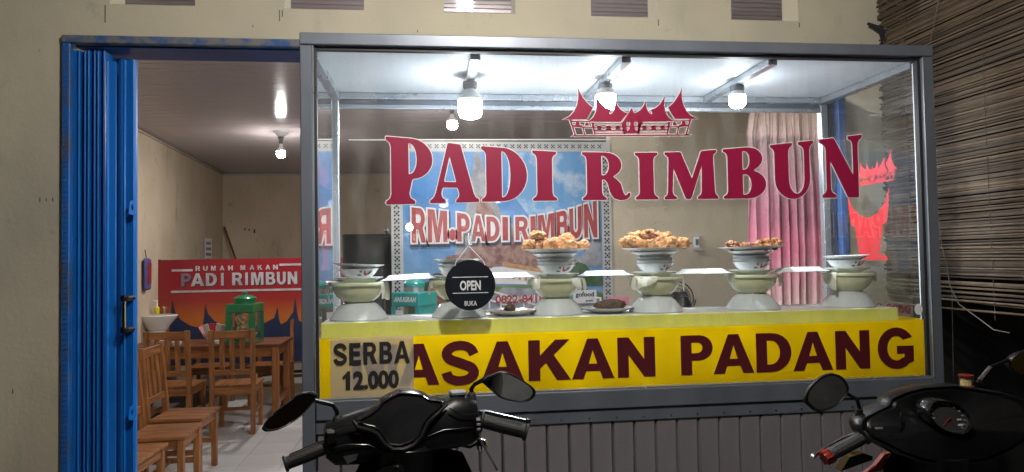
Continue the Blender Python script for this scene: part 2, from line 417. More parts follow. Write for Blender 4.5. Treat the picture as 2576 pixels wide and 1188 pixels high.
SANS = {
 'A': (.96, [[(0, 0), (.36, 1), (.60, 1), (.96, 0), (.70, 0), (.635, .19), (.325, .19), (.26, 0)], [(.385, .375), (.575, .375), (.48, .72)]]),
 'N': (.83, [[(0, 0), (0, 1), (.25, 1), (.585, .45), (.585, 1), (.83, 1), (.83, 0), (.585, 0), (.245, .55), (.245, 0)]]),
 'K': (.95, [[(0, 0), (0, 1), (.26, 1), (.26, .62), (.60, 1), (.93, 1), (.57, .62), (.95, 0), (.63, 0), (.39, .43), (.26, .29), (.26, 0)]]),
 'P': (.76, [[(0, 0), (0, 1)] + arc(.44, .68, .32, .32, 90, -90) + [(.26, .36), (.26, 0)], [(.255, .55), (.255, .815)] + arc(.395, .682, .12, .132, 90, -90, 8)]),
 'D': (.83, [[(0, 0), (0, 1)] + arc(.36, .5, .47, .5, 90, -90, 14), [(.255, .195), (.255, .805)] + arc(.345, .5, .215, .305, 90, -90, 10)]),
 'R': (.86, [[(0, 0), (0, 1)] + arc(.49, .70, .31, .30, 90, -60, 9) + [(.86, 0), (.575, 0), (.385, .385), (.26, .385), (.26, 0)], [(.255, .57), (.255, .815)] + arc(.44, .692, .12, .122, 90, -90, 8)]),
 'M': (1.0, [[(0, 0), (0, 1), (.35, 1), (.5, .42), (.65, 1), (1, 1), (1, 0), (.78, 0), (.78, .74), (.60, 0), (.40, 0), (.22, .74), (.22, 0)]]),
 'I': (.27, [[(0, 0), (0, 1), (.27, 1), (.27, 0)]]),
 'B': (.80, [[(0, 0), (0, 1)] + arc(.47, .745, .27, .255, 90, -58, 9) + arc(.50, .285, .30, .285, 66, -90, 10), [(.255, .60), (.255, .82)] + arc(.42, .71, .09, .11, 90, -90, 8), [(.255, .18), (.255, .42)] + arc(.44, .30, .10, .12, 90, -90, 8)]),
 'U': (.82, [[(0, 1)] + arc(.41, .38, .41, .395, 180, 360, 14) + [(.82, 1), (.56, 1)] + arc(.41, .38, .15, .19, 360, 180, 10) + [(.26, 1)]]),
 'E': (.70, [[(0, 0), (0, 1), (.68, 1), (.68, .79), (.26, .79), (.26, .61), (.64, .61), (.64, .41), (.26, .41), (.26, .21), (.70, .21), (.70, 0)]]),
 'H': (.82, [[(0, 0), (0, 1), (.26, 1), (.26, .62), (.56, .62), (.56, 1), (.82, 1), (.82, 0), (.56, 0), (.56, .40), (.26, .40), (.26, 0)]]),
 '.': (.28, [arc(.14, .14, .14, .14, 0, 345, 15)]),
 'G': (.95, [arc(.49, .5, .48, .515, 32, 312, 20) + [(.93, .16), (.93, .555), (.50, .555), (.50, .36), (.69, .36), (.69, .27)] + arc(.49, .5, .235, .305, 308, 42, 14)]),
}
def _S():
    top = arc(.42, .715, .41, .30, 8, 200, 14); 
    out = [(.80, .70)] + arc(.40, .71, .395, .305, 22, 205, 14)
    cl = [(.71, .70)] + arc(.405, .725, .285, .19, 28, 250, 14) + [(.42, .50)] + arc(.405, .28, .30, .19, 68, -150, 14) + [(.11, .30)]
    w = .115
    L_, R_ = [], []
    for i, p in enumerate(cl):
        a = Vector(cl[max(i - 1, 0)]); b = Vector(cl[min(i + 1, len(cl) - 1)]); d = (b - a).normalized(); n = Vector((-d.y, d.x))
        v = Vector(p)
        ww = w * (1.0 if .35 < p[1] < .65 else .95)
        L_.append(tuple(v + n * ww)); R_.append(tuple(v - n * ww))
    c = L_ + R_[::-1]
    zs = [q[1] for q in c]; xs = [q[0] for q in c]; lo, hi = min(zs), max(zs); x0, x1 = min(xs), max(xs)
    return [((q[0] - x0), -.015 + 1.03 * (q[1] - lo) / (hi - lo)) for q in c], x1 - x0
_sc, _sw = _S(); SANS['S'] = (_sw, [_sc])

def glyph(font, ch, x0, x1, zb, zt, r=.0):
    """contours of a letter fitted into x0..x1, between the curves zb(x) and zt(x)"""
    w, cs = font[ch]; out = []
    for c in cs:
        c2 = fillet(c, r) if r else c
        q = []
        for (x, z) in c2:
            X = x0 + (x / w) * (x1 - x0); q.append((X, zb(X) + z * (zt(X) - zb(X))))
        out.append(q)
    return out
def interp(pts):
    def f(x):
        if x <= pts[0][0]: return pts[0][1]
        for (a, za), (b, zb_) in zip(pts, pts[1:]):
            if x <= b: return za + (zb_ - za) * (x - a) / (b - a)
        return pts[-1][1]
    return f
_FC = {}
def text_polys(s, bold=0.0):
    """triangles of a line of text in the built-in typeface, scaled to unit cap height, starting at x = 0"""
    k = (s, bold)
    if k in _FC: return _FC[k]
    cu = bpy.data.curves.new('tmp', 'FONT'); cu.body = s; cu.offset = bold; cu.resolution_u = 3
    o = bpy.data.objects.new('tmp', cu); COL.objects.link(o)
    dg = bpy.context.evaluated_depsgraph_get(); dg.update()
    me = o.evaluated_get(dg).to_mesh()
    vs = [tuple(v.co) for v in me.vertices]; fs = [tuple(p.vertices) for p in me.polygons]
    o.evaluated_get(dg).to_mesh_clear(); bpy.data.objects.remove(o); bpy.data.curves.remove(cu)
    x0 = min(v[0] for v in vs); x1 = max(v[0] for v in vs); z0 = min(v[1] for v in vs); z1 = max(v[1] for v in vs)
    h = z1 - z0
    _FC[k] = ([((v[0] - x0) / h, (v[1] - z0) / h) for v in vs], fs, (x1 - x0) / h)
    return _FC[k]
def put_text(b, s, x0, x1, z0, z1, fn, bold=0.0, mi=0):
    vs, fs, w = text_polys(s, bold)
    b.add([fn(x0 + v[0] / w * (x1 - x0), z0 + v[1] * (z1 - z0)) for v in vs], fs, mi)

def tri_offset(b, contours, d, fn_back, fn_front, mb=1, mf=0):
    """letter face with a rim of another colour behind it"""
    b.fill([grow(c, d, i > 0) for i, c in enumerate(contours)], fn_back, mb)
    b.fill(contours, fn_front, mf)

# ------------------------------------------------------------------ palette
plastermat('plaster_out', (.50, .46, .355), (.37, .355, .29), (.26, .25, .21), .8)
plastermat('plaster_in', (.53, .44, .33), (.44, .36, .26), (.20, .15, .10), .85)
plastermat('plaster_in_right', (.52, .455, .35), (.45, .39, .30), (.25, .20, .15), .6)
pm('gauge_grey', (.16, .16, .15), .6); pm('mark_grey', (.12, .11, .095), .8); pm('night_and_dial_black', (.006, .006, .006), .9)  # the last black serves the dial face and the side wall's painted darkness
pm('concrete', (.16, .155, .15), .85, var=.35, scale=3, bump=.4, bscale=40)
pm('asphalt', (.05, .05, .052), .9, var=.4, scale=9, bump=.6, bscale=90)
pm('tile', (.62, .62, .63), .22, var=.06, scale=3, rvar=.06)
pm('grout', (.10, .10, .10), .9)
pm('pvc', (.40, .355, .36), .13, var=.05, scale=2, rvar=.03, spec=.045)
pm('gate_blue', (.008, .15, .55), .34, var=.18, scale=4, coat=.25, stretch=(1, 1, .2), rvar=.08)
pm('gate_blue_worn', (.010, .10, .36), .5, col2=(.06, .07, .09), scale=13, stretch=(1, 1, .6), contrast=(.30, .55), bump=.2, bscale=70)
pm('gate_blue_shaded', (.012, .05, .16), .45, var=.2, scale=4)  # gate blue with shade put in, for the gaps, track underside and right gate
pm('gate_strip', (.15, .15, .15), .6, col2=(.02, .08, .24), scale=16, contrast=(.40, .56), bump=.3, bscale=60)
pm('alu_grey', (.14, .16, .195), .38, metal=.35, var=.15, scale=6, stretch=(1, 1, .25), rvar=.08)
pm('alu_plank', (.27, .255, .275), .34, metal=.35, var=.15, scale=3, stretch=(2, 1, .3), rvar=.1)
pm('alu_light', (.52, .56, .60), .28, metal=.75, var=.1, scale=5, rvar=.06)
pm('rubber', (.012, .012, .014), .55)
pm('case_white', (.66, .72, .78), .6, var=.05, scale=2.5, spec=.15)
pm('plastic_grey', (.14, .15, .17), .45)
pm('plastic_white', (.75, .76, .78), .35)
pm('chrome', (.75, .77, .80), .12, metal=1)
pm('black_plastic', (.0045, .005, .0058), .34, var=.3, scale=14, rvar=.10, spec=.24)
pm('black_gloss', (.005, .0055, .006), .18, coat=.25, spec=.4)
pm('black_rubber', (.007, .007, .008), .62, bump=.2, bscale=160)
pm('mirror', (.62, .64, .66), .015, metal=1)
pm('red_metal', (.24, .018, .012), .3, metal=.5)
pm('red_paint', (.30, .010, .010), .3, coat=.4)
pm('letter_red', (.25, .005, .044), .42, var=.06, scale=3)
pm('letter_maroon', (.075, .006, .010), .45)
pm('letter_rim', (.72, .70, .70), .45)
pm('sticker_red', (.62, .022, .030), .4, var=.1, scale=6)
filmmat('film_yellow', (.86, .56, .003), .45)
filmmat('paper_notice', (.56, .51, .44), .25, alpha=.30)
filmmat('paper_white', (.82, .82, .74), .35)
pm('ink_black', (.014, .013, .015), .55)
pm('porcelain', (.72, .75, .76), .16, var=.04, scale=6, coat=.3)
pm('bowl_grey', (.48, .51, .52), .2, var=.06, scale=5, coat=.3)
pm('bowl_green', (.60, .63, .44), .2, var=.06, scale=6, coat=.3)
pm('rooster_red', (.40, .03, .02), .3); pm('rooster_green', (.05, .20, .10), .3); pm('rooster_black', (.012, .014, .018), .3)
pm('shelf_top', (.58, .58, .54), .3, var=.1, scale=9)
filmmat('shelf_front', (.84, .86, .20), .2)  # yellow-green glow thrown back by the sign film is put into this colour
pm('chicken', (.40, .185, .055), .85, col2=(.17, .052, .012), scale=34, bump=1.0, bscale=60, contrast=(.36, .6))
pm('jerky', (.34, .12, .03), .6, col2=(.12, .035, .012), scale=30, bump=1.0, bscale=60)
pm('fish', (.13, .055, .025), .55, col2=(.03, .015, .010), scale=35, bump=1.0, bscale=70)
pm('sambal', (.42, .09, .02), .5, col2=(.2, .05, .02), scale=50, bump=.8)
pm('sign_black', (.006, .009, .016), .38, var=.2, scale=5)
pm('sign_white', (.66, .68, .70), .5)
pm('string', (.70, .70, .68), .7); pm('cord_grey', (.13, .115, .10), .8)
woodmat('wood', (.15, .054, .015), (.34, .135, .042))
woodmat('wood_y', (.14, .05, .014), (.32, .125, .04), axis=1)
woodmat('wood_x', (.15, .054, .015), (.33, .13, .041), axis=0)
woodmat('wood_dark', (.075, .025, .010), (.17, .062, .024), axis=0)
pm('ceramic_white', (.72, .72, .70), .15, coat=.3)
pm('tin_green', (.010, .16, .06), .28, coat=.4, var=.15, scale=6)
pm('tin_teal', (.008, .30, .27), .3, coat=.4, var=.1, scale=6)
pm('cracker', (.66, .47, .22), .7, var=.25, scale=25, bump=.6)
pm('foil_red', (.45, .03, .04), .25, coat=.4)
pm('foil_clear', (.55, .5, .48), .15, coat=.5)
glassmat('glass', dust=.03)
glassmat('glass_side', dust=.008)
glassmat('glass_jar', (.93, .95, .94), dust=.03)
pm('cabinet_dark', (.010, .013, .014), .35, var=.3, scale=2)
gradmat('curtain', [(0, (.60, .46, .40)), (.18, (.60, .42, .40)), (.42, (.56, .15, .23)), (.66, (.60, .24, .31)), (.86, (.64, .46, .43)), (1, (.64, .50, .43))], 'Z', 1.0, 2.42, .5, 45, .16, sheen=.3)
gradmat('banner_sky', [(0, (.18, .34, .55)), (.35, (.12, .30, .58)), (.7, (.05, .22, .56)), (1, (.16, .33, .60))], 'Z', 1.15, 2.45, .32, 3.2, .25, coat=.25, bump=.5, bscale=7)
gradmat('banner_red', [(0, (.46, .17, .018)), (.38, (.43, .12, .02)), (.56, (.30, .026, .022)), (.75, (.28, .009, .019)), (1, (.25, .008, .018))], 'Z', .55, 1.62, .38, 4, .06, coat=.2, bump=.25, bscale=3)
pm('print_white', (.62, .62, .64), .4, var=.08, scale=6)
pm('print_cloud', (.46, .55, .66), .4, col2=(.12, .30, .56), scale=4.5, contrast=(.44, .60), detail=8)
pm('print_red', (.31, .016, .022), .32, var=.12, scale=14, coat=.3, bump=.3, bscale=25)
pm('print_navy', (.012, .02, .05), .4)
pm('print_roof', (.16, .05, .055), .4, col2=(.32, .20, .16), scale=16, contrast=(.4, .62))
pm('print_tan', (.46, .24, .09), .4, var=.3, scale=20)
pm('print_lawn', (.11, .19, .035), .4, var=.4, scale=9, stretch=(.5, 1, 3))
pm('print_grey', (.28, .29, .33), .4, var=.35, scale=12)
pm('print_green', (.03, .10, .03), .4, var=.5, scale=24)
pm('print_silver', (.46, .44, .46), .35, var=.35, scale=5)
pm('print_silver_dark', (.20, .16, .20), .35, var=.3, scale=5)
pm('print_blue', (.018, .028, .075), .4, var=.2, scale=5)
pm('print_yellow', (.62, .55, .03), .4)
pm('print_pattern', (.015, .017, .022), .4)
pm('banner_border', (.42, .43, .44), .4, var=.06, scale=8)
pm('bag_purple', (.10, .085, .26), .35, var=.2, scale=8)
pm('cloth_purple', (.20, .15, .24), .85, var=.2, scale=30)
pm('skin', (.28, .13, .075), .5, var=.1, scale=20)
pm('hair', (.012, .010, .010), .5)
pm('pink_plastic', (.55, .25, .30), .4)
pm('purple_plastic', (.12, .08, .30), .4)
for i, c in enumerate([(.125, .086, .055), (.090, .062, .041), (.165, .118, .078), (.055, .039, .028), (.105, .075, .051)]):
    pm('bamboo%d' % i, c, .6, col2=tuple(x * .5 for x in c), scale=6, stretch=(30, 2.2, 30), contrast=(.3, .62))
for n_, c_, l_, k_ in (('glow_case', (.90, .96, 1.0), L_CASE, .07), ('glow_room', (1.0, .96, .92), L_ROOM, .22), ('glow_porch', (1.0, .95, .86), L_PORCH, 1.0), ('glow_stall', (1, .97, .9), 16.0, 1.0)):
    emat(n_, c_, l_); emat(n_ + '_side', c_, l_ * k_)

# ------------------------------------------------------------------ the setting
g = B(); g.add([(-60, -60, -.06), (60, -60, -.06), (60, 60, -.06), (-60, 60, -.06)], [(0, 1, 2, 3)])
struct(g.build('ground', 'asphalt'))
g = B().box(-4, 5, -3.2, 3.14, -.05, -.004); struct(g.build('pavement', 'concrete'))

def wall_grid(xs, zs, holes, y0, y1):
    b = B(); nx, nz_ = len(xs) - 1, len(zs) - 1
    solid = lambda i, j: 0 <= i < nx and 0 <= j < nz_ and (i, j) not in holes
    for i in range(nx):
        for j in range(nz_):
            if not solid(i, j): continue
            a, c, d, e = xs[i], xs[i + 1], zs[j], zs[j + 1]
            b.add([(a, y0, d), (c, y0, d), (c, y0, e), (a, y0, e)], [(0, 1, 2, 3)])
            b.add([(a, y1, d), (a, y1, e), (c, y1, e), (c, y1, d)], [(0, 1, 2, 3)])
            if not solid(i - 1, j): b.add([(a, y0, d), (a, y0, e), (a, y1, e), (a, y1, d)], [(0, 1, 2, 3)])
            if not solid(i + 1, j): b.add([(c, y0, d), (c, y1, d), (c, y1, e), (c, y0, e)], [(0, 1, 2, 3)])
            if not solid(i, j - 1): b.add([(a, y0, d), (a, y1, d), (c, y1, d), (c, y0, d)], [(0, 1, 2, 3)])
            if not solid(i, j + 1): b.add([(a, y0, e), (c, y0, e), (c, y1, e), (a, y1, e)], [(0, 1, 2, 3)])
    return b
WY0, WY1 = 3.15, 3.30
vents = [(-1.326, -.98), (-.607, -.263), (.09, .414), (.765, 1.085), (1.443, 1.778)]
xs = sorted([-6.0, 2.32, -1.503, 1.99] + [x for v in vents for x in v]); zs = [-.05, 2.535, 2.684, 2.86, 3.5]
holes = set()
for i in range(len(xs) - 1):
    m_ = (xs[i] + xs[i + 1]) / 2
    if -1.503 < m_ < 1.99: holes.add((i, 0))
    for v in vents:
        if v[0] < m_ < v[1]: holes.add((i, 2))
fw = wall_grid(xs, zs, holes, WY0, WY1).build('front_wall', 'plaster_out', smooth=0)
struct(fw)
struct(B().box(2.325, 6.0, 3.2, 3.35, -.05, 3.5).build('added_dark_wall', 'night_and_dial_black', smooth=0))  # added wall, coloured near black for the unlit dark below the blind
for k, (x, z0, ln) in enumerate([(-1.345, 2.678, .075), (-.627, 2.676, .05), (-.615, 2.676, .03), (1.085, 2.676, .03), (1.782, 2.676, .022), (-.74, 2.605, .008), (-.03, 2.60, .010), (-1.60, 1.86, .02), (-1.575, 1.855, .012), (-1.55, 1.858, .016), (-1.70, 1.07, .02)]):
    tag(B().box(x - .0022, x + .0022, 3.1482, 3.1496, z0 - ln, z0).build('wall_mark', 'mark_grey'), ['dark drip mark below the leftmost vent hole', 'drip mark below the left corner of the second vent', 'short drip mark just inside the second vent corner', 'drip mark below the fourth vent hole', 'drip mark below the rightmost vent hole', 'nail hole in the wall above the doorway frame', 'nail hole in the wall above the case', 'dark scuff on the plaster left of the gate, leftmost of three', 'dark scuff on the plaster left of the gate, middle of three', 'dark scuff on the plaster left of the gate, nearest the gate', 'dark scuff low on the plaster left of the gate'][k], 'wall mark', 'marks on the plaster')
# room shell
CZ_, YB = 3.0, 11.6
lw = B().add([(-2.75, 3.3, -.02), (-3.2, YB, -.02), (-3.2, YB, CZ_), (-2.75, 3.3, CZ_), (-2.95, 3.3, -.02), (-3.4, YB, -.02), (-3.4, YB, CZ_), (-2.95, 3.3, CZ_)],
             [(0, 1, 2, 3), (4, 7, 6, 5), (0, 3, 7, 4), (1, 5, 6, 2), (3, 2, 6, 7)])
struct(lw.build('wall_left', 'plaster_in', smooth=0))
struct(B().box(-3.4, 3.2, YB, YB + .15, -.02, CZ_).build('wall_back', 'plaster_in', smooth=0))
struct(B().box(2.9, 3.05, 3.3, YB, -.02, CZ_).build('wall_right', 'plaster_in_right', smooth=0))
struct(B().box(1.395, 2.895, 5.22, 5.34, 0, CZ_ - .02).build('partition_wall', 'plaster_in_right', smooth=0))
fl = struct(B().box(-3.4, 3.05, 3.16, YB, -.05, -.008).build('floor', 'grout', smooth=0))
tp = .336
tile = B().box(.0015, tp - .0015, .0015, tp - .0015, -.008, 0, c=.0015)
tme = None
for i in range(-6, 14):
    for j in range(24):
        x, y = -1.475 + i * tp, 3.345 + j * tp
        if x < -2.75 or x > 2.5: continue
        if tme is None:
            o = tile.build('floor_tile', 'tile', fl); tme = o.data
        else: o = link('floor_tile', tme, fl)
        o.location = (x, y, random.uniform(-.0006, .0006))
# ceiling of glossy strips
ce = struct(B().box(-3.4, 3.05, 3.3, YB, CZ_ + .02, CZ_ + .06).build('ceiling', 'grout', smooth=0))
pw = .2; pme = None
for j in range(int((YB - 3.3) / pw) + 1):
    y = 3.302 + j * pw
    w_ = min(pw, YB - .002 - y)
    if w_ < .05: continue
    if pme is None or w_ < pw:
        b = B()
        for k, (a, c_) in enumerate([(0, .06), (.07, .13), (.14, .196)]):
            if c_ <= w_: b.box(-3.38, 2.9, a + .002, c_, CZ_, CZ_ + .012, c=.004)
        o = b.build('ceiling_strip', 'pvc', ce)
        if w_ >= pw: pme = o.data
    else: o = link('ceiling_strip', pme, ce)
    o.location = (0, y, 0)
# cove strips where ceiling meets the walls
struct(B().add([(-2.93, 7.0 - 3.69, CZ_ - .03), (-3.19, YB - .01, CZ_ - .03), (-3.165, YB - .01, CZ_ - .03), (-2.73, 3.31, CZ_ - .03), (-2.76, 3.31, CZ_ - .002), (-3.19, YB - .01, CZ_ - .002)], [(0, 1, 2, 3)]).build('ceiling_trim', 'pvc'))
struct(B().box(-3.16, 1.39, YB - .03, YB - .004, CZ_ - .03, CZ_ - .002).build('ceiling_trim', 'pvc'))
# canopy roof of the forecourt
struct(B().box(-4, 2.35, -.6, 3.14, 3.25, 3.33).build('canopy', 'pvc', smooth=0))

# ------------------------------------------------------------------ lamps
def bulb(p, r, sock_top, kind, label, cat='light bulb', glow='glow_case', group=None, clear=False, flange=.03, body=None):
    """p = lowest point of the glowing dome; screw lamp hanging straight down from a holder"""
    x, y, z = p
    t = thing('light_bulb', label, cat, (x, y, sock_top), group)
    gh = r * 1.55
    B().lathe([(0, z), (r * .55, z + r * .06), (r * .86, z + r * .22)], 20, (x, y, 0), caps=False).lathe([(r * .86, z + r * .22), (r, z + r * .5), (r, z + gh)], 20, (x, y, 0), mi=1, caps=False).build('glowing_dome', [glow, glow + '_side'], t)
    neck = z + gh
    nt_ = max(neck + r * 1.1, sock_top - .075)
    pr = [(r * .99, neck + .0005), (r * 1.0, neck + r * .12), (r * .82, neck + r * .5), (r * .45, neck + r * .85), (r * .36, nt_)]
    B().lathe(pr, 24, (x, y, 0)).build('housing', body or 'plastic_white', t)
    s = B().lathe([(.019, nt_ - .004), (.021, nt_ + .01), (.021, sock_top - .03), (.028, sock_top - .024), (flange, sock_top - .014), (flange, sock_top - .001)], 20, (x, y, 0))
    s.build('lamp_holder', 'plastic_grey', t)
    return t
bulb((.182, 2.85, 2.141), .049, 2.293, 0, 'large lit white bulb under the left end of the glass case roof', group='bulbs inside the display case')
bulb((.747, 2.85, 2.178), .043, 2.293, 0, 'lit bulb behind the red roof emblem on the glass', group='bulbs inside the display case', body='foil_clear')
bulb((1.322, 2.85, 2.197), .034, 2.293, 0, 'small lit bulb nearest the pink curtain in the glass case', group='bulbs inside the display case')
p1 = at(707, 397, Y=7.9); p2 = at(1138, 326, Y=6.25)
for p, lb in ((p1, 'lit bulb on the dining room ceiling seen through the open doorway'), (p2, 'lit bulb on the dining room ceiling above the blue banner')):
    t = bulb((p.x, p.y, p.z), .046, CZ_ - .055, 1, lb, glow='glow_room', group='dining room ceiling bulbs')
    B().lathe([(.03, -.056), (.06, -.03), (.075, -.001)], 20, (p.x, p.y, CZ_)).build('ceiling_rose', 'plastic_white', t)
bulb((.30, 1.15, 2.98), .055, 3.245, 2, 'lit bulb under the forecourt canopy above the parked scooters', glow='glow_porch')

t = bulb((.25, 4.25, 2.84), .046, CZ_ - .055, 1, 'lit bulb on the dining room ceiling just behind the vent holes', glow='glow_room', group='dining room ceiling bulbs')
B().lathe([(.03, -.056), (.06, -.03), (.075, -.001)], 20, (.25, 4.25, CZ_)).build('ceiling_rose', 'plastic_white', t)

# ------------------------------------------------------------------ blue folding gates
def gate_side():
    t = thing('folding_gate', 'blue steel folding gate pushed open at the left of the doorway', 'gate', (-1.36, 3.2, 0))
    for k in range(6):
        x = -1.459 + k * .0192 + (k % 2) * .003
        b = B().box(x, x + .003, 3.172, 3.29, 0.0, 2.49)
        b.tube([(x + .0015, 3.170 + (k % 2) * .004, .0), (x + .0015, 3.170 + (k % 2) * .004, 2.485)], .0042, 8)
        b.build('gate_slat', 'gate_blue', t)
    B().box(-1.467, -1.305, 3.292, 3.298, 0, 2.49).build('back_plate', 'gate_blue_shaded', t)
    B().box(-1.5015, -1.4625, 3.178, 3.186, 0, 2.49).build('side_plate', 'gate_blue', t)
    b = B().box(-1.338, -1.304, 3.158, 3.166, 0, 2.44, c=.002)
    b.tube([(-1.338, 3.158, 0), (-1.338, 3.158, 2.44)], .006, 8); b.build('gate_slat', 'gate_blue', t)
    pn = B().loft([[(-1.300, 3.172, z), (-1.285, 3.160, z), (-1.273, 3.160, z), (-1.268, 3.170, z), (-1.236, 3.160, z), (-1.228, 3.166, z), (-1.229, 3.186, z), (-1.300, 3.20, z)] for z in (0, 2.45)])
    pn.build('end_panel', 'gate_blue', t, smooth=20)
    B().tube([(-1.27, 3.158, 0), (-1.27, 3.158, 2.45)], .0035, 6).build('hinge_bead', 'gate_blue', t)
    for z in (1.81, .957):
        o = fillet([(-.028, -.026), (.012, -.03), (.018, .0), (.012, .034), (-.02, .03)], .008)
        b = B(); h = arc(-.006, .004, .008, .013, 0, 340, 10)
        f1 = lambda x, q: (-1.219 + x * .55, 3.118 + x * .35, z + q); f2 = lambda x, q: (-1.219 + x * .55, 3.121 + x * .35, z + q)
        b.fill([o, h], f1); b.fill([o, h], f2)
        b.box(-1.232, -1.222, 3.122, 3.165, z - .012, z - .006)
        b.build('latch_eye', 'gate_blue', t)
    hd = B().tube([(-1.247, 3.095, 1.312), (-1.247, 3.095, 1.425)], .0085, 12).build('pull_handle', 'chrome', t)
    for z in (1.303, 1.434):
        B().lathe([(0, -.016), (.014, -.012), (.017, 0), (.014, .012), (0, .016)], 14, (-1.247, 3.10, z)).tube([(-1.247, 3.105, z), (-1.237, 3.16, z)], .012, 10).build('handle_cap', 'black_plastic', hd)
    return t
gate_side()
gf = thing('gate_frame', 'worn blue and grey steel frame around the doorway opening', 'frame', (-1.48, 3.15, 0))
b = B(); b.box(-1.506, -1.474, 3.125, 3.155, -.004, 2.506, c=.003)
b.build('jamb', 'gate_blue_worn', gf)
for z0 in (0,):
    b = B()
    for i in range(118):
        z = .03 + i * .021
        b.tube([(-1.497, 3.124, z), (-1.483, 3.1235, z + .004)], .0028, 5)
    o = b.build('weld_beads', 'gate_blue_worn', gf); o['kind'] = 'stuff'
B().box(-1.506, 1.99, 3.122, 3.155, 2.508, 2.540, c=.003).build('head_flange', 'gate_strip', gf)
B().box(-1.466, 1.985, 3.157, 3.34, 2.498, 2.5065, c=.002).build('track', 'gate_blue_shaded', gf)
B().box(1.952, 1.988, 3.125, 3.155, 0, 2.506, c=.003).build('jamb', 'gate_blue_worn', gf)
t = thing('folding_gate', 'blue folding gate toned dark for shade, stacked at the right, behind the glass case', 'gate', (1.94, 3.25, 0))
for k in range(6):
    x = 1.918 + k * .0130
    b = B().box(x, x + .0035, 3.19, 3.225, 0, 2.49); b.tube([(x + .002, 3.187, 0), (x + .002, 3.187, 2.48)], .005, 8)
    b.build('gate_slat', 'gate_blue_shaded', t)

# ------------------------------------------------------------------ glass display case
D0 = 2.5
XL, XR = -.426, 1.938
ZS, ZG0, ZG1 = 1.352, 1.102, 2.318
YBK = 3.2
dc = thing('display_case', 'grey aluminium glass display case with yellow food sign and red lettering', 'display case', (.75, 2.85, 0))
fr = [('top_rail', (XL, XR, 2.468, 2.53, ZG1 + .002, 2.362)), ('bottom_rail', (XL + .046, XR - .048, 2.468, 2.53, 1.032, ZG0 - .004)),
      ('post', (XL, XL + .042, 2.470, 2.528, -.004, ZG1)), ('post', (XR - .044, XR, 2.470, 2.528, -.004, ZG1))]
for n_, q in fr: B().box(*q, c=.003).build(n_, 'alu_grey', dc)
sl = B(); e_ = .011
sl.box(XL + .043, XL + .043 + e_, 2.486, 2.51, ZG0, ZG1); sl.box(XR - .045 - e_, XR - .045, 2.486, 2.51, ZG0, ZG1)
sl.box(XL + .055, XR - .057, 2.486, 2.51, ZG1 - e_, ZG1 - .001); sl.build('rubber_seal', 'rubber', dc)
B().box(XL + .0605, XR - .0605, 2.472, 2.486, ZG0 - .003, ZG0 + .002).build('glazing_bead', 'alu_light', dc)
for s, x in ((-1, XL + .0437), (1, XR - .0467)):
    B().box(x, x + .003, 2.466, 2.4695, 1.10, ZG1 - .002).build('glazing_bead', 'alu_light', dc)
for x in (XL + .0425, XR - .0475): B().box(x, x + .003, 2.512, 2.527, ZG0, ZG1 - .012).build('glazing_bead', 'case_white', dc)
# rear posts, roof rails
for x in (XL + .01, XR - .05): B().box(x, x + .034, YBK - .034, YBK, -.004, 2.288, c=.002).build('post', 'alu_light', dc)
for x in (XL + .008, XR - .05): B().box(x, x + .042, 2.532, YBK + .002, 2.29, 2.319, c=.002).build('side_rail', 'alu_light', dc)
B().box(XL + .05, XR - .052, YBK - .036, YBK + .002, 2.292, 2.319, c=.002).build('rear_rail', 'alu_light', dc)
B().box(XL + .05, XR - .052, YBK - .03, YBK - .004, 2.250, 2.268, c=.002).build('rear_rail', 'alu_light', dc)
B().box(XL + .05, XR - .052, YBK - .022, YBK - .010, 2.2695, 2.2905).build('rear_channel', 'alu_grey', dc)
for x in (.165, .728, 1.303):
    B().box(x, x + .036, 2.532, YBK - .038, 2.293, 2.319, c=.002).build('roof_bar', 'alu_light', dc)
B().box(XL + .004, XR - .004, 2.532, YBK + .006, 2.321, 2.337).build('roof_panel', 'case_white', dc)
# lower body
for s, (x, lab) in enumerate(((XL + .02, 0), (XR - .032, 0))):
    B().box(x, x + .012, 2.53, YBK - .036, -.004, 1.10).build('side_panel', 'alu_plank', dc)
B().box(XL + .034, XR - .034, YBK - .03, YBK - .018, -.004, 1.30).build('back_panel', 'case_white', dc)
B().box(XL + .034, XR - .034, 2.535, YBK - .04, 1.085, 1.10).build('floor_panel', 'case_white', dc)
pwid = .0795; me0 = None; k = 0
x = XL + .0445
while x < XR - .05:
    w_ = min(pwid, XR - .046 - x)
    b = B()
    pr = [(0, .012), (.003, .004), (.006, 0), (w_ - .007, 0), (w_ - .004, .003), (w_ - .002, .012)]
    b.loft([[(px_, 2.482 + py_, z) for px_, py_ in pr] for z in (-.002, 1.018)], caps=False)
    if w_ == pwid and me0 is not None: o = link('cladding_plank', me0, dc); 
    else:
        o = b.build('cladding_plank', 'alu_plank', dc)
        if w_ == pwid: me0 = o.data
    o.location = (x, 0, 0)
    x += pwid; k += 1
B().box(XL + .0445, XR - .046, 2.476, 2.4815, .985, 1.030, c=.0015).build('cover_strip', 'alu_grey', dc)
b = B()
for i in range(24): b.lathe([(.004, 0), (.003, .002), (0, .003)], 8, (0, 0, 0))
scr = B()
for i in range(23):
    xx = XL + .09 + i * .1
    vs = []
    scr.add([(xx + .0035 * math.cos(a), 2.4745, .998 + .0035 * math.sin(a)) for a in [j * math.pi / 4 for j in range(8)]] + [(xx, 2.4735, .998)], [(j, (j + 1) % 8, 8) for j in range(8)])
o = scr.build('screws', 'chrome', dc); o['kind'] = 'stuff'
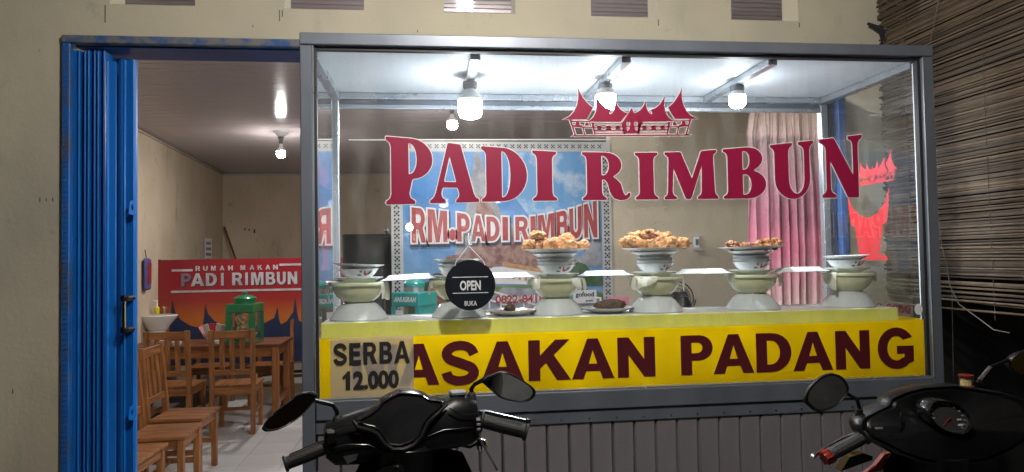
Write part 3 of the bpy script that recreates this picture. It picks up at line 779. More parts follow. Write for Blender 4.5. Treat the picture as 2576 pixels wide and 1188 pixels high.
# food shelf
B().box(XL + .046, XR - .09, 2.604, 2.845, ZS - .018, ZS, c=.002).build('food_shelf', 'shelf_top', dc)
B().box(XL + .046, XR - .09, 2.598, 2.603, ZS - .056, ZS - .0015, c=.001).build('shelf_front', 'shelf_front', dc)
B().box(XL + .048, XR - .092, 2.846, 2.852, ZS - .02, ZS + .004).build('shelf_edge', 'alu_light', dc)
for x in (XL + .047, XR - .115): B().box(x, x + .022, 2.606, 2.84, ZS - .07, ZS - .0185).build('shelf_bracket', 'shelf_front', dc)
# panes
fp = B().add([(XL + .05, D0, ZG0), (XR - .052, D0, ZG0), (XR - .052, D0, ZG1), (XL + .05, D0, ZG1)], [(0, 1, 2, 3)]).build('front_pane', 'glass', dc)
lp = B().add([(XL + .03, 2.53, ZG0), (XL + .03, YBK - .036, ZG0), (XL + .03, YBK - .036, 2.289), (XL + .03, 2.53, 2.289)], [(0, 1, 2, 3)]).build('side_pane', 'glass_side', dc)
rp_ = B().add([(XR - .032, 2.53, ZG0), (XR - .032, YBK - .036, ZG0), (XR - .032, YBK - .036, 2.289), (XR - .032, 2.53, 2.289)], [(0, 1, 2, 3)]).build('side_pane', 'glass_side', dc)
# yellow sign film
ZF = 1.312
sf = B().add([(XL + .055, D0 - .002, ZG0 + .001), (XR - .058, D0 - .002, ZG0 + .001), (XR - .058, D0 - .002, ZF), (XL + .055, D0 - .002, ZF - .006)], [(0, 1, 2, 3)]).build('sign_film', 'film_yellow', dc)
for x in (XL + .032, XR - .034): B().add([(x, 2.535, ZG0), (x, YBK - .05, ZG0), (x, YBK - .05, ZF), (x, 2.535, ZF)], [(0, 1, 2, 3)]).build('sign_film', 'film_yellow', dc)
mas = [('M', -.262, -.108), ('A', -.104, .037), ('S', .045, .176), ('A', .183, .338), ('K', .353, .506), ('A', .509, .665), ('N', .678, .818), ('P', .915, 1.037), ('A', 1.038, 1.195), ('D', 1.204, 1.342), ('A', 1.348, 1.506), ('N', 1.517, 1.655), ('G', 1.685, 1.837)]
for ch, a, c_ in mas:
    lo, hi = (1.131, 1.283) if ch in 'SG' else (1.135, 1.279)
    cs = glyph(SANS, ch, a, c_, lambda x: lo, lambda x: hi)
    bb = B(); tri_offset(bb, cs, .0011, lambda x, z: (x, D0 - .0032, z), lambda x, z: (x, D0 - .0042, z))
    bb.build('letter', ['letter_maroon', 'film_yellow'], sf, smooth=0)
# PADI RIMBUN across the glass
zt = interp([(-.142, 2.008), (.013, 1.995), (.132, 1.978), (.296, 1.967), (.426, 1.955), (.631, 1.952), (.81, 1.951), (.977, 1.955), (1.178, 1.971), (1.367, 1.989), (1.50, 2.004), (1.652, 2.022)])
zb = interp([(-.142, 1.768), (.1, 1.773), (.264, 1.777), (.612, 1.779), (1.7, 1.782)])
for ch, a, c_ in [('P', -.142, .026), ('A', .013, .187), ('D', .194, .362), ('I', .378, .470), ('R', .56, .742), ('I', .757, .847), ('M', .868, 1.075), ('B', 1.093, 1.266), ('U', 1.281, 1.454), ('N', 1.478, 1.652)]:
    cs = glyph(SERIF, ch, a, c_, zb, zt, r=.032)
    bb = B(); tri_offset(bb, cs, .0030, lambda x, z: (x, D0 - .002, z), lambda x, z: (x, D0 - .0032, z))
    bb.build('letter', ['letter_red', 'letter_rim'], fp, smooth=0)

# horned-roof emblem (drawn in its own flat units, then set on a pane)
def emblem(place, rim, parent, name='emblem'):
    def mir(c): return [(2495 - x, y) for x, y in c]
    roofs = [[(390, 105), (425, 190), (475, 275), (540, 360), (600, 415), (632, 432), (600, 500), (560, 570), (520, 620), (275, 620), (145, 625), (260, 570), (330, 490), (375, 400), (398, 300), (402, 200)],
             [(678, 240), (720, 320), (780, 400), (850, 450), (925, 475), (895, 520), (905, 545), (940, 530), (975, 480), (995, 400), (1003, 320), (1030, 400), (1080, 470), (1140, 510), (1195, 530), (1130, 600), (1075, 665), (560, 655), (640, 580), (680, 500), (695, 400), (690, 320)]]
    body = [[(250, 628), (280, 632), (350, 860), (345, 880), (270, 895), (325, 862)], [(600, 672), (640, 672), (662, 855), (645, 862)],
            [(275, 645), (590, 645), (590, 660), (285, 660)], [(310, 715), (460, 715), (460, 735), (620, 742), (622, 756), (455, 752), (318, 738)], [(455, 740), (478, 748), (500, 860), (480, 860)],
            [(640, 738), (1125, 738), (1128, 752), (640, 752)], [(650, 790), (1135, 790), (1138, 806), (652, 806)], [(660, 838), (1140, 838), (1142, 850), (660, 850)], [(1090, 690), (1112, 700), (1142, 850), (1125, 850)],
            [(620, 686), (1095, 686), (1098, 696), (624, 696)]]
    wins = [(380, 695, 34), (530, 705, 32), (730, 760, 36), (880, 760, 38), (1030, 760, 36)]
    b = B(); k = 0
    def put(c):
        tri_offset(b, [c], 10, lambda x, y: place(x, y, 0), lambda x, y: place(x, y, 1))
    for c in roofs + body:
        put(c); put(mir(c))
    for (cx, cy, r) in wins:
        c = arc(cx, cy, r, r, 180, 360, 8) + [(cx + r, cy + r * .5), (cx - r, cy + r * .5)]
        put(c); put(mir(c))
    gab = [(1262, 440), (1300, 530), (1350, 590), (1420, 670), (1440, 690), (1400, 740), (1375, 850), (1150, 850), (1125, 740), (1100, 690), (1150, 610), (1210, 530)]
    hs = [fillet(q, 14) for q in ([(1172, 665), (1232, 665), (1232, 728), (1172, 728)], [(1172, 745), (1222, 745), (1215, 790), (1180, 812)])]
    hs += [mir(h)[::-1] for h in hs]
    hs = [[(x + (30 if x > 1248 else 0), y) for x, y in h] for h in hs]
    b.fill([gab] + hs, lambda x, y: place(x, y, 1), 0)
    b.fill([grow(gab, 10)] + [grow(h, 7, True) for h in hs], lambda x, y: place(x, y, 0), 1)
    put([(340, 872), (2160, 872), (2230, 878), (2200, 892), (330, 892)])
    return b.build(name, [rim[0], rim[1]], parent, smooth=0)
S_ = .0002303
emblem(lambda x, y, k: (.493 + (x - 140) * S_, D0 - .002 - k * .0012, 2.071 - (y - 625) * S_ + (x - 140) * S_ * .012), ('letter_red', 'letter_rim'), fp)
# red stickers on the side panes: emblem, horn shape, telephone number seen from inside
def side_stickers(x, dx, parent, tel):
    yc = lambda u: 2.60 + u * .36
    k_ = .36 / 2215 * .92
    emblem(lambda a, c, k: (x + dx * (1 + k), 2.985 - (a - 140) * k_, 1.912 - (c - 625) * k_ * 1.1), ('sticker_red', 'sticker_red'), parent)
    horn = [(0, 1.0), (.10, .80), (.28, .66), (.5, .60), (.72, .66), (.90, .80), (1.0, 1.0), (.98, .78), (.93, .52), (.84, .50), (.74, .09), (.90, .06), (.93, .0), (.07, .0), (.10, .06), (.26, .09), (.16, .50), (.07, .52), (.02, .78)]
    B().fill([horn], lambda u, v: (x + dx, 2.712 + (1 - u) * .292, 1.538 + v * .305)).build('horn_sticker', 'sticker_red', parent, smooth=0)
    if tel:
        bb = B(); put_text(bb, '0822-84', 2.605, 2.86, 1.322, 1.358, lambda u, v: (x + dx, u, v), .02); bb.build('lettering', 'letter_red', parent, smooth=0)
side_stickers(XR - .032, .0015, rp_, True)
side_stickers(XL + .03, -.0015, lp, False)

# ------------------------------------------------------------------ crockery on the shelf
ORD = ['first', 'second', 'third', 'fourth', 'fifth', 'sixth']
TW = ['leftmost tower', 'tower behind the open sign', 'third tower', 'fourth tower', 'fifth tower', 'rightmost tower']
SX = [-.257, .119, .500, .898, 1.305, 1.716]
SY = 2.722
def jit(a): return random.uniform(-a, a)
def rim_profile(pts, th=.003):
    """closed thin-walled profile from an outer wall going up"""
    inner = [(max(r - th, .0), z + (th if i == 0 else 0)) for i, (r, z) in enumerate(pts)]
    return pts + inner[::-1]
def rooster(b, cx, cy, z0, z1, r0, r1, a0, seed):
    """painted rooster and flower following a bowl's wall"""
    def on(u, v, e=.0009):
        z = z0 + (z1 - z0) * v; r = r0 + (r1 - r0) * v + e; a = R(a0 + u)
        return (cx + r * math.cos(a), cy + r * math.sin(a), z)
    bird = [(0, .30), (4, .18), (12, .16), (17, .35), (16, .55), (11, .50), (6, .52), (3, .85), (.5, .92), (-1.5, .78), (-.5, .6)]
    tail = [(14, .35), (19, .25), (26, .55), (28, .9), (24, .75), (22, .92), (19, .70), (17, .78), (15, .55)]
    leaf = [(-24, .18), (-16, .12), (-6, .14), (-9, .38), (-13, .30), (-15, .52), (-19, .34), (-23, .40)]
    flo = [(-13, .62), (-10, .58), (-8, .72), (-9, .92), (-12, .88), (-14.5, .94), (-15, .74)]
    for c, mi in ((bird, 0), (tail, 2), (leaf, 1), (flo, 0)): b.fill([c], on, mi)
towers = []
for i, x in enumerate(SX):
    x += 0; y = SY + jit(.004); w = TW[i]; z = ZS + .0005
    rb = (.108, .104, .104, .105, .106, .106)[i]
    hb = .064
    bw = B().lathe(rim_profile([(rb, 0), (rb + .001, .004), (rb * .90, hb * .36), (rb * .74, hb * .70), (rb * .58, hb * .93), (rb * .50, hb)][::1], .0035), 36, (x, y, z))
    tag(bw.build('bowl', 'bowl_grey'), 'upturned pale grey bowl at the foot of the ' + w, 'bowl', 'bowls and plates stacked in the glass case'); z += hb + .0006
    rg = .104; hg = .074
    gw = B().lathe(rim_profile([(.052, 0), (.058, .004), (.078, .020), (.092, .042), (.0955, .060), (rg, .063), (rg + .002, hg - .003), (rg + .001, hg)], .003), 40, (x + jit(.003), y, z))
    tag(gw.build('bowl', 'bowl_green'), 'pale green bowl standing on the upturned bowl of the ' + w, 'bowl', 'bowls and plates stacked in the glass case'); z += hg + .0006
    px_ = x + jit(.006); rp0 = .090
    tl = jit(.01)
    pl = B().lathe(rim_profile([(.055, 0), (.060, .004), (.072, .011), (rp0, .0175), (rp0 + .001, .019)], .002), 40, (px_, y, z))
    tag(pl.build('plate', 'porcelain'), 'white soup plate lying on the green bowl of the ' + w, 'plate', 'bowls and plates stacked in the glass case'); z += .012
    nb = (1, 2, 3, 3, 3, 1)[i]
    for k in range(nb):
        hh = .036; rr = .078
        zz = z + k * .0125 + .003
        t = B().lathe(rim_profile([(.040, 0), (.044, .003), (.060, .016), (.0735, hh - .002), (rr, hh)], .002), 36, (px_, y, zz))
        t = t.build('bowl', 'porcelain')
        tag(t, 'small rooster bowl, %sin the %s of bowls' % ('' if nb == 1 else ('lowest nested ', 'second nested ', 'third nested ')[k], w), 'bowl', 'bowls and plates stacked in the glass case')
        rb_ = B(); rooster(rb_, px_, y, zz + .006, zz + hh - .004, .050, .0755, (-68, -80, -76, -66, -84, -80)[i] + k * 37, k)
        rb_.build('painted_rooster', ['rooster_red', 'rooster_green', 'rooster_black'], t, smooth=0)
    z += (nb - 1) * .0125 + .036 + .0015
    ro = (.098, .094, .093, .095, .095, .092)[i]
    t = B().lathe(rim_profile([(.052, 0), (.058, .003), (.070, .009), (ro - .002, .0185), (ro, .020)], .002), 40, (0, 0, 0)).build('plate', 'porcelain')
    t.location = (px_, y, z); t.rotation_euler = (jit(.012), (.05, .01, 0, 0, 0, -.02)[i], 0)
    tag(t, 'white soup plate %s the %s' % ('crowning' if i in (0, 1, 5) else 'under the food plate of', w), 'plate', 'bowls and plates stacked in the glass case'); z += .012
    if i in (2, 3, 4):
        z += .010
        rf = .131
        t = B().lathe(rim_profile([(.070, 0), (.078, .002), (.092, .006), (rf - .001, .0155), (rf, .017)], .002), 44, (0, 0, 0)).build('plate', 'porcelain')
        t.location = (px_, y, z); t.rotation_euler = (jit(.01), -.03 if i == 4 else jit(.01), 0)
        tag(t, 'wide white plate of %s on top of the %s' % ({2: 'fried chicken', 3: 'heaped fried chicken', 4: 'fried meat strips'}[i], w), 'plate', 'bowls and plates stacked in the glass case')
        z += .010
    towers.append((px_, y, z))

def lump(name, c, s, mat, seed, amp=.35, freq=22, label='', cat='food', group=None, rot=0):
    bm = bmesh.new(); bmesh.ops.create_icosphere(bm, subdivisions=4, radius=1)
    Rm = Matrix.Rotation(rot, 3, 'Z') @ Matrix.Rotation(random.uniform(-.4, .4), 3, 'X')
    for v in bm.verts:
        d = v.co.normalized()
        n1 = noise.noise(d * 1.6 + Vector((seed * 3.1, seed, 0))); n2 = noise.noise(d * 4.5 + Vector((0, seed * 2.3, seed))); n3 = noise.noise(d * 9 + Vector((seed, 0, seed))) + .6 * noise.noise(d * 19 + Vector((0, seed, seed)))
        q = d * (1 + amp * n1 + amp * .55 * n2 + amp * .42 * n3)
        v.co = Rm @ Vector((q.x * s[0], q.y * s[1], q.z * s[2])) + Vector(c)
    zm = min(v.co.z for v in bm.verts)
    for v in bm.verts: v.co.z += c[2] - s[2] * .9 - zm if False else 0
    me = bpy.data.meshes.new(name); bm.to_mesh(me); bm.free(); me.materials.append(MATS[mat])
    me.polygons.foreach_set('use_smooth', [True] * len(me.polygons))
    o = link(name, me); return tag(o, label, cat, group)
def heap(i, n1, n2, mat, lab, grp, sz, w=.105):
    px_, y, z = towers[i]
    for k in range(n1):
        u = -1 + 2 * k / (n1 - 1)
        s = sz * random.uniform(.85, 1.2)
        lump('fried_chicken', (px_ + u * w + jit(.006), y - .03 + jit(.02) + abs(u) * .02, z + s * .78), (s * random.uniform(1, 1.3), s * random.uniform(.9, 1.1), s * random.uniform(.8, 1.0)), mat, 10 * i + k, label='%s, %s from the left in the front row' % (lab, ORD[k]), group=grp, rot=jit(1.5))
    for k in range(n2):
        u = -1 + 2 * (k + .5) / n2
        s = sz * random.uniform(.85, 1.15)
        lump('fried_chicken', (px_ + u * w * .85 + jit(.01), y + .035 + jit(.01), z + s * 1.5), (s * 1.15, s, s * .9), mat, 40 + 10 * i + k, label='%s, %s from the left in the back row' % (lab, ORD[k]), group=grp, rot=jit(1.5))
heap(2, 6, 3, 'chicken', 'golden chicken piece on the third tower', 'fried chicken on the third tower', .026)
lump('fried_chicken', (towers[2][0] - .07, SY + .01, towers[2][2] + .064), (.03, .024, .017), 'chicken', 77, label='golden fried chicken piece standing highest on the third bowl tower', cat='food', group='fried chicken on the third tower')
heap(3, 6, 5, 'chicken', 'crusty chicken piece on the fourth tower', 'fried chicken on the fourth tower', .029)
px_, y, z = towers[4]
for k in range(7):
    u = -1 + 2 * k / 6
    s = random.uniform(.018, .026)
    lump('fried_meat', (px_ + u * .092, y - .02 + jit(.025), z + .010 + (k > 3) * .008), (s * 1.5, s, s * .62 + (k > 4) * .006), 'jerky', 90 + k, amp=.6, label='curled brown fried meat strip on the fifth tower, %s from the left' % (ORD + ['seventh'])[k], group='fried meat strips', rot=jit(1.5))

# upturned plates bridging from tower to tower
GR = 'upturned plates bridging the bowl towers'
for i in range(5):
    xm = (SX[i] + SX[i + 1]) / 2; hw = (SX[i + 1] - SX[i]) / 2
    rr = .112 if i < 3 else .118
    t = B().lathe(rim_profile([(rr, 0), (rr + .001, .002), (rr * .80, .010), (rr * .70, .018), (rr * .68, .021), (.02, .0205)], .002), 44, (0, 0, 0)).build('plate', 'porcelain')
    t.location = (xm, SY + .01, ZS + .0645 + .074 + .0065); t.rotation_euler = (R(-1.5), R((-2.2, -.6, 0, .2, -.6)[i]), 0)
    tag(t, 'upturned white plate bridging the %s and %s bowl towers' % (ORD[i], ORD[i + 1]), 'plate', GR)
t = B().lathe(rim_profile([(.09, 0), (.091, .002), (.07, .010), (.055, .012), (.02, .012)], .002), 36, (0, 0, 0)).build('saucer', 'porcelain')
t.location = (-.345, SY + .02, ZS + .0645 + .074 + .003); t.scale = (.45, .9, .6)
tag(t, 'thin white saucer edge at the far left beside the first tower', 'saucer')

# greaseproof papers hanging over the green bowls' rims
zr = ZS + .064 + .074
def paper(i, ang, w, drop, lab, out=.006, skew=.0):
    x, y = SX[i], SY
    def fn(u, v):
        a = R(ang) + (u - .5) * w
        if v < .35: r = .075 + (v / .35) * .032; z = zr + .004
        else:
            q = (v - .35) / .65
            r = .107 + out * math.sin(q * 2.2) + .004 * math.sin(u * 9 + i); z = zr + .003 - drop * q * (1 + skew * (u - .5)) + .002 * math.sin(u * 7)
        return (x + r * math.cos(a), y + r * math.sin(a), z)
    tag(B().grid(fn, 6, 8).build('paper_sheet', 'paper_white'), lab, 'paper', 'papers hanging over the bowl rims')
for i, a, w, d, s in [(0, -20, .62, .066, .1), (0, 186, .5, .052, .9), (1, 190, .55, .045, -.9), (2, 205, .7, .034, .6), (2, -22, .55, .052, -.6), (2, -52, .6, .040, .8), (3, 236, .7, .034, -.9), (3, 200, .4, .045, .4), (3, -12, .3, .045, -.8), (4, 195, .4, .026, .9), (4, -18, .7, .045, .5), (5, 200, .6, .052, .9), (5, -10, .4, .038, -.6)]:
    paper(i, a, w, d, 'greaseproof paper hanging %s of the %s of bowls' % ('over the right rim' if -60 < a < 0 and a != -52 else 'over the front right rim' if a == -52 else 'over the front left rim' if a in (236,) else 'over the left rim', TW[i]), skew=s)

# dishes standing on the shelf between the towers
def dish(xc, lab, r=.105):
    t = B().lathe(rim_profile([(r * .55, 0), (r * .62, .003), (r * .80, .010), (r - .001, .019), (r, .021)], .0025), 44, (0, 0, 0)).build('plate', 'porcelain')
    t.location = (xc, 2.735, ZS + .001); return tag(t, lab, 'plate', 'plates of food standing on the shelf')
dish(.325, 'white plate with one meat piece standing right of the open sign'); dish(.705, 'white plate of grilled fish between the third and fourth towers')
lump('meat_piece', (.315, 2.715, ZS + .028), (.022, .02, .016), 'fish', 5, amp=.25, label='brown rendang meat piece on the plate right of the open sign')
for k, (dx, m_) in enumerate([(-.05, 'sambal'), (.045, 'cracker')]):
    lump('food_scrap', (.32 + dx, 2.70, ZS + .015), (.028, .02, .006), m_, 30 + k, amp=.7, label=('orange chilli scraps left on the plate beside the meat piece', 'pale crumbs left on the plate right of the meat piece')[k])
lump('grilled_fish', (.715, 2.72, ZS + .030), (.062, .028, .020), 'fish', 21, amp=.22, label='dark grilled fish lying on the plate between the third and fourth towers')

# ------------------------------------------------------------------ hanging OPEN sign
os_ = thing('open_sign', 'round black hanging sign reading OPEN and BUKA on the glass', 'sign', (.149, 2.475, 1.39))
ox, oz, orr, oy = .149, 1.481, .0885, 2.478
def disc(y): return [(ox + orr * math.cos(a), y, oz + orr * math.sin(a)) for a in [2 * math.pi * i / 64 for i in range(64)]]
B().loft([disc(oy), disc(oy + .004)]).build('board', 'sign_black', os_)
on = lambda x, z: (x, oy - .0008, z)
bb = B(); put_text(bb, 'OPEN', .113, .186, 1.462, 1.497, on, .03); bb.build('lettering', 'sign_white', os_, smooth=0)
bb = B(); put_text(bb, 'BUKA', .1285, .1715, 1.4085, 1.4255, on, .01); bb.build('lettering', 'sign_white', os_, smooth=0)
for z in (1.509, 1.4535): B().add([on(.087, z - .0012), on(.212, z - .0012), on(.212, z + .0012), on(.087, z + .0012)], [(0, 1, 2, 3)]).build('line', 'sign_white', os_, smooth=0)
hook = (.1455, 2.488, 1.632)
b = B()
for sx in (-1, 1):
    b.tube([(hook[0], hook[1] - .004, hook[2] - .012), (ox + sx * .048, oy - .003, oz + .082), (ox + sx * .0525, oy - .003, oz + .068)], .0013, 6)
b.build('cord', 'string', os_)
sk = B().lathe([(.0265, 0), (.024, .002), (.012, .005), (.006, .008), (.0055, .011)], 28, (0, 0, 0))
sk.v = [(hook[0] + x, 2.4975 - z, 1.645 + y) for x, y, z in sk.v]
so = sk.build('suction_cup', 'glass_jar', os_)
B().tube([(hook[0], 2.486, 1.655), (hook[0], 2.484, 1.632), (hook[0] + .003, 2.480, 1.622), (hook[0] + .009, 2.479, 1.622), (hook[0] + .010, 2.479, 1.630)], .0028, 8).build('hook', 'plastic_white', os_)

# price notice taped over the yellow sign
pn = thing('price_notice', 'translucent paper notice reading SERBA 12.000 taped over the yellow sign', 'notice', (-.19, 2.49, 1.10))
PY = D0 - .0062
B().grid(lambda u, v: (-.334 + u * .283, PY - .0008 * math.sin(u * 9 + v * 4), 1.0985 + v * (.206 + .006 * u)), 10, 8).build('sheet', 'paper_notice', pn)
for ch, a, c_ in [('S', -.324, -.278), ('E', -.271, -.231), ('R', -.223, -.176), ('B', -.168, -.124), ('A', -.118, -.064)]:
    cs = glyph(SANS, ch, a, c_, lambda x: 1.214 + (x + .32) * .01, lambda x: 1.289 + (x + .32) * .01)
    B().fill(cs, lambda x, z: (x, PY - .0026, z)).build('letter', 'ink_black', pn, smooth=0)
B().fill([[(-.2835, 1.128), (-.2835, 1.170), (-.294, 1.163), (-.294, 1.1745), (-.281, 1.187), (-.2775, 1.193), (-.268, 1.193), (-.268, 1.128)]], lambda x, z: (x, PY - .0026, z)).build('letter', 'ink_black', pn, smooth=0)
bb = B(); put_text(bb, '2.000', -.258, -.102, 1.128, 1.193, lambda x, z: (x, PY - .0026, z), .045); bb.build('lettering', 'ink_black', pn, smooth=0)
# speech-bubble sticker at the lower right of the glass
B().fill([arc(1.861, 1.352, .0165, .021, -50, 285, 18) + [(1.873, 1.327)]], lambda x, z: (x, D0 - .0022, z)).build('bubble_sticker', 'porcelain', fp, smooth=0)

# ------------------------------------------------------------------ big blue banner behind the case
BY = 5.20
bn = thing('wall_banner', 'large blue printed banner reading RM.PADI RIMBUN behind the glass case', 'banner', (.57, BY, 1.0))
bx0, bx1, bz0, bz1 = -.256, 1.386, .92, 2.445
B().box(bx0, bx1, BY, BY + .004, bz0, bz1).build('sheet', 'banner_border', bn)
LY = lambda k: (lambda x, z: (x, BY - .0016 * k, z))
B().add([LY(1)(x, z) for x, z in ((bx0 + .085, bz0 + .05), (bx1 - .075, bz0 + .05), (bx1 - .075, bz1 - .075), (bx0 + .085, bz1 - .075))], [(0, 1, 2, 3)]).build('sky_print', 'banner_sky', bn)
B().fill([[(.62, 2.365), (1.305, 2.365), (1.305, 1.62), (1.0, 1.80), (.75, 1.9), (.60, 2.1)]], LY(2)).build('cloud_print', 'print_cloud', bn, smooth=0)
def pr(name, pts, mat, k): B().fill([pts], LY(k)).build(name, mat, bn, smooth=0)
# the printed house: tall curved roof, gable, eaves, white veranda and stairs, lawn
pr('roof_print', [(.36, 2.36), (.40, 2.36), (.46, 2.1), (.56, 1.9), (.72, 1.74), (.92, 1.62), (1.15, 1.575), (1.30, 1.80), (1.305, 1.50), (.90, 1.52), (.50, 1.56), (.20, 1.60), (.28, 1.9), (.33, 2.15)], 'print_grey', 3)
pr('roof_print', [(.375, 2.05), (.43, 2.02), (.53, 1.86), (.70, 1.72), (.90, 1.62), (1.12, 1.55), (.90, 1.50), (.42, 1.58), (.30, 1.62), (.36, 1.85)], 'print_roof', 4)
pr('gable_print', [(.14, 1.60), (.52, 1.64), (.60, 1.58), (1.00, 1.55), (.98, 1.455), (.56, 1.53), (.28, 1.46), (.16, 1.42)], 'print_roof', 5)
pr('eave_print', [(.55, 1.55), (.98, 1.47), (1.0, 1.44), (.56, 1.515)], 'print_tan', 6)
pr('veranda_print', [(.10, 1.50), (.55, 1.515), (1.02, 1.435), (1.02, 1.37), (.10, 1.40)], 'print_white', 5)
pr('lawn_print', [(-.17, 1.33), (.10, 1.38), (1.10, 1.36), (1.31, 1.30), (1.31, .98), (-.17, .98)], 'print_lawn', 4)
pr('path_print', [(.32, 1.0), (1.30, 1.0), (1.30, 1.27), (1.05, 1.33), (.55, 1.36), (.36, 1.2)], 'print_grey', 6)
pr('tree_print', [(1.02, 1.40), (1.06, 1.50), (1.12, 1.54), (1.18, 1.52), (1.22, 1.46), (1.31, 1.45), (1.31, 1.36), (1.02, 1.37)], 'print_green', 7)
pr('tree_print', [(-.17, 1.36), (-.02, 1.41), (.10, 1.42), (.20, 1.40), (.10, 1.37), (-.17, 1.33)], 'print_green', 7)
pr('tree_print', [(.86, 1.34), (1.06, 1.36), (1.2, 1.30), (1.1, 1.22), (.92, 1.25)], 'print_green', 7)
b = B()
for k in range(9):      # balusters and arches of the veranda
    x = .58 + k * .045; z = 1.49 - (x - .55) * .155
    b.add([LY(8)(x, z - .055), LY(8)(x + .018, z - .055), LY(8)(x + .018, z - .02), LY(8)(x + .009, z - .008), LY(8)(x, z - .02)], [(0, 1, 2, 3, 4)])
b.build('arch_print', 'print_tan', bn, smooth=0)
b = B()
for k in range(7):      # white stair railing
    x = .36 + k * .085; z = 1.36 - k * .028
    b.add([LY(8)(x, z - .15), LY(8)(x + .012, z - .15), LY(8)(x + .012, z), LY(8)(x, z)], [(0, 1, 2, 3)])
for dz in (0, -.07): b.add([LY(9)(.36, 1.365 + dz), LY(9)(.36, 1.38 + dz), LY(9)(.93, 1.19 + dz), LY(9)(.93, 1.175 + dz)], [(0, 1, 2, 3)])
b.build('railing_print', 'print_white', bn, smooth=0)
# small pattern running round the border
b = B()
def motif(cx, cz, s):
    for dx, dz in ((0, 0), (-1, 1), (1, 1), (-1, -1), (1, -1)):
        q = s * (.52 if (dx or dz) else .6)
        b.add([LY(2)(cx + dx * s * .8 - q, cz + dz * s * .8), LY(2)(cx + dx * s * .8, cz + dz * s * .8 - q), LY(2)(cx + dx * s * .8 + q, cz + dz * s * .8), LY(2)(cx + dx * s * .8, cz + dz * s * .8 + q)], [(0, 1, 2, 3)])
n_ = 30
for k in range(n_): motif(bx0 + .08 + (bx1 - bx0 - .16) * k / (n_ - 1), bz1 - .035, .012)
for k in range(26):
    z = bz1 - .09 - k * .055
    motif(bx0 + .04, z, .017); motif(bx1 - .036, z, .017)
o = b.build('border_pattern', 'print_pattern', bn, smooth=0); o['kind'] = 'stuff'
rt = interp([(-.12, 1.960), (.1, 1.935), (.3, 1.905), (.45, 1.885), (.62, 1.88), (.80, 1.885), (.95, 1.91), (1.10, 1.945), (1.29, 2.005)])
rbz = interp([(-.12, 1.700), (.5, 1.705), (1.29, 1.722)])
dot = lambda x: rbz(x) + .085
for ch, a, c_ in [('R', -.108, -.005), ('M', .008, .150), ('.', .165, .212), ('P', .222, .315), ('A', .322, .432), ('D', .438, .535), ('I', .556, .598), ('R', .652, .752), ('I', .766, .805), ('M', .822, .945), ('B', .960, 1.050), ('U', 1.060, 1.155), ('N', 1.172, 1.272)]:
    cs = glyph(SANS, ch, a, c_, rbz, (lambda x: rbz(x) + .24) if ch == '.' else rt)
    if ch == '.': cs = [[(.188 + .027 * math.cos(q), 1.755 + .042 * math.sin(q)) for q in [i * math.pi / 10 for i in range(20)]]]
    bb = B()
    bb.fill([grow(c, .014) for c in cs[:1]], lambda x, z: (x + .010, BY - .0165, z - .016), 2)
    bb.fill([grow(c, .0125) for c in cs[:1]], LY(11.5), 1)
    bb.fill([grow(c, .0, i > 0) for i, c in enumerate(cs)], LY(12.5), 0)
    bb.build('letter', ['print_red', 'print_white', 'print_navy'], bn, smooth=0)
for m_, k, d in (('print_white', 13, .11), ('print_red', 14, .03)):
    bb = B(); put_text(bb, '0822-8418-6', .495, .93, 1.245, 1.305, LY(k), d); bb.build('telephone_number', m_, bn, smooth=0)
for m_, k, d in (('print_navy', 13, .10), ('print_yellow', 14, .02)):
    bb = B(); put_text(bb, 'CONGITRIO, NO', .34, .90, 1.135, 1.20, LY(k), d); put_text(bb, 'EMA', .985, 1.10, 1.135, 1.20, LY(k), d); bb.build('lettering', m_, bn, smooth=0)
B().add([LY(15)(x, z) for x, z in ((1.07, 1.23), (1.255, 1.23), (1.255, 1.33), (1.07, 1.33))], [(0, 1, 2, 3)]).build('app_card', 'print_white', bn, smooth=0)
bb = B(); put_text(bb, 'gofood', 1.095, 1.235, 1.270, 1.315, LY(16), .03); bb.build('lettering', 'ink_black', bn, smooth=0)
bb = B(); put_text(bb, 'gojek', 1.17, 1.232, 1.240, 1.258, LY(16), .03); bb.build('lettering', 'print_green', bn, smooth=0)
B().fill([arc(1.075, 1.27, .03, .035, 90, 270, 10)], LY(16)).build('emblem', 'tin_teal', bn, smooth=0)
B().tube([(bx0 - .3, BY + .012, bz1 + .01), (1.40, BY + .012, bz1 + .02)], .006, 6).build('hanging_cord', 'string', bn)

# ------------------------------------------------------------------ things behind the case
t = thing('cabinet', 'tall dark cabinet behind the glass case left of the blue banner', 'cabinet', (-.5, 6.2, 0))
B().box(-.70, -.30, 6.02, 6.5, 0, 1.80, c=.006).build('body', 'cabinet_dark', t)
B().box(-.695, -.305, 6.006, 6.018, .35, 1.78, c=.004).build('door', 'cabinet_dark', t)
B().box(-.36, -.35, 5.985, 6.004, .95, 1.25, c=.003).build('handle', 'plastic_grey', t)
t = thing('work_table', 'wooden work table behind the glass case under the teal rice box', 'table', (.1, 4.7, 0))
B().box(-.5, 1.25, 4.45, 5.0, .74, .775, c=.004).build('tabletop', 'wood_x', t)
for x in (-.46, 1.17):
    for y in (4.49, 4.92): B().box(x, x + .05, y, y + .05, 0, .738).build('leg', 'wood', t)
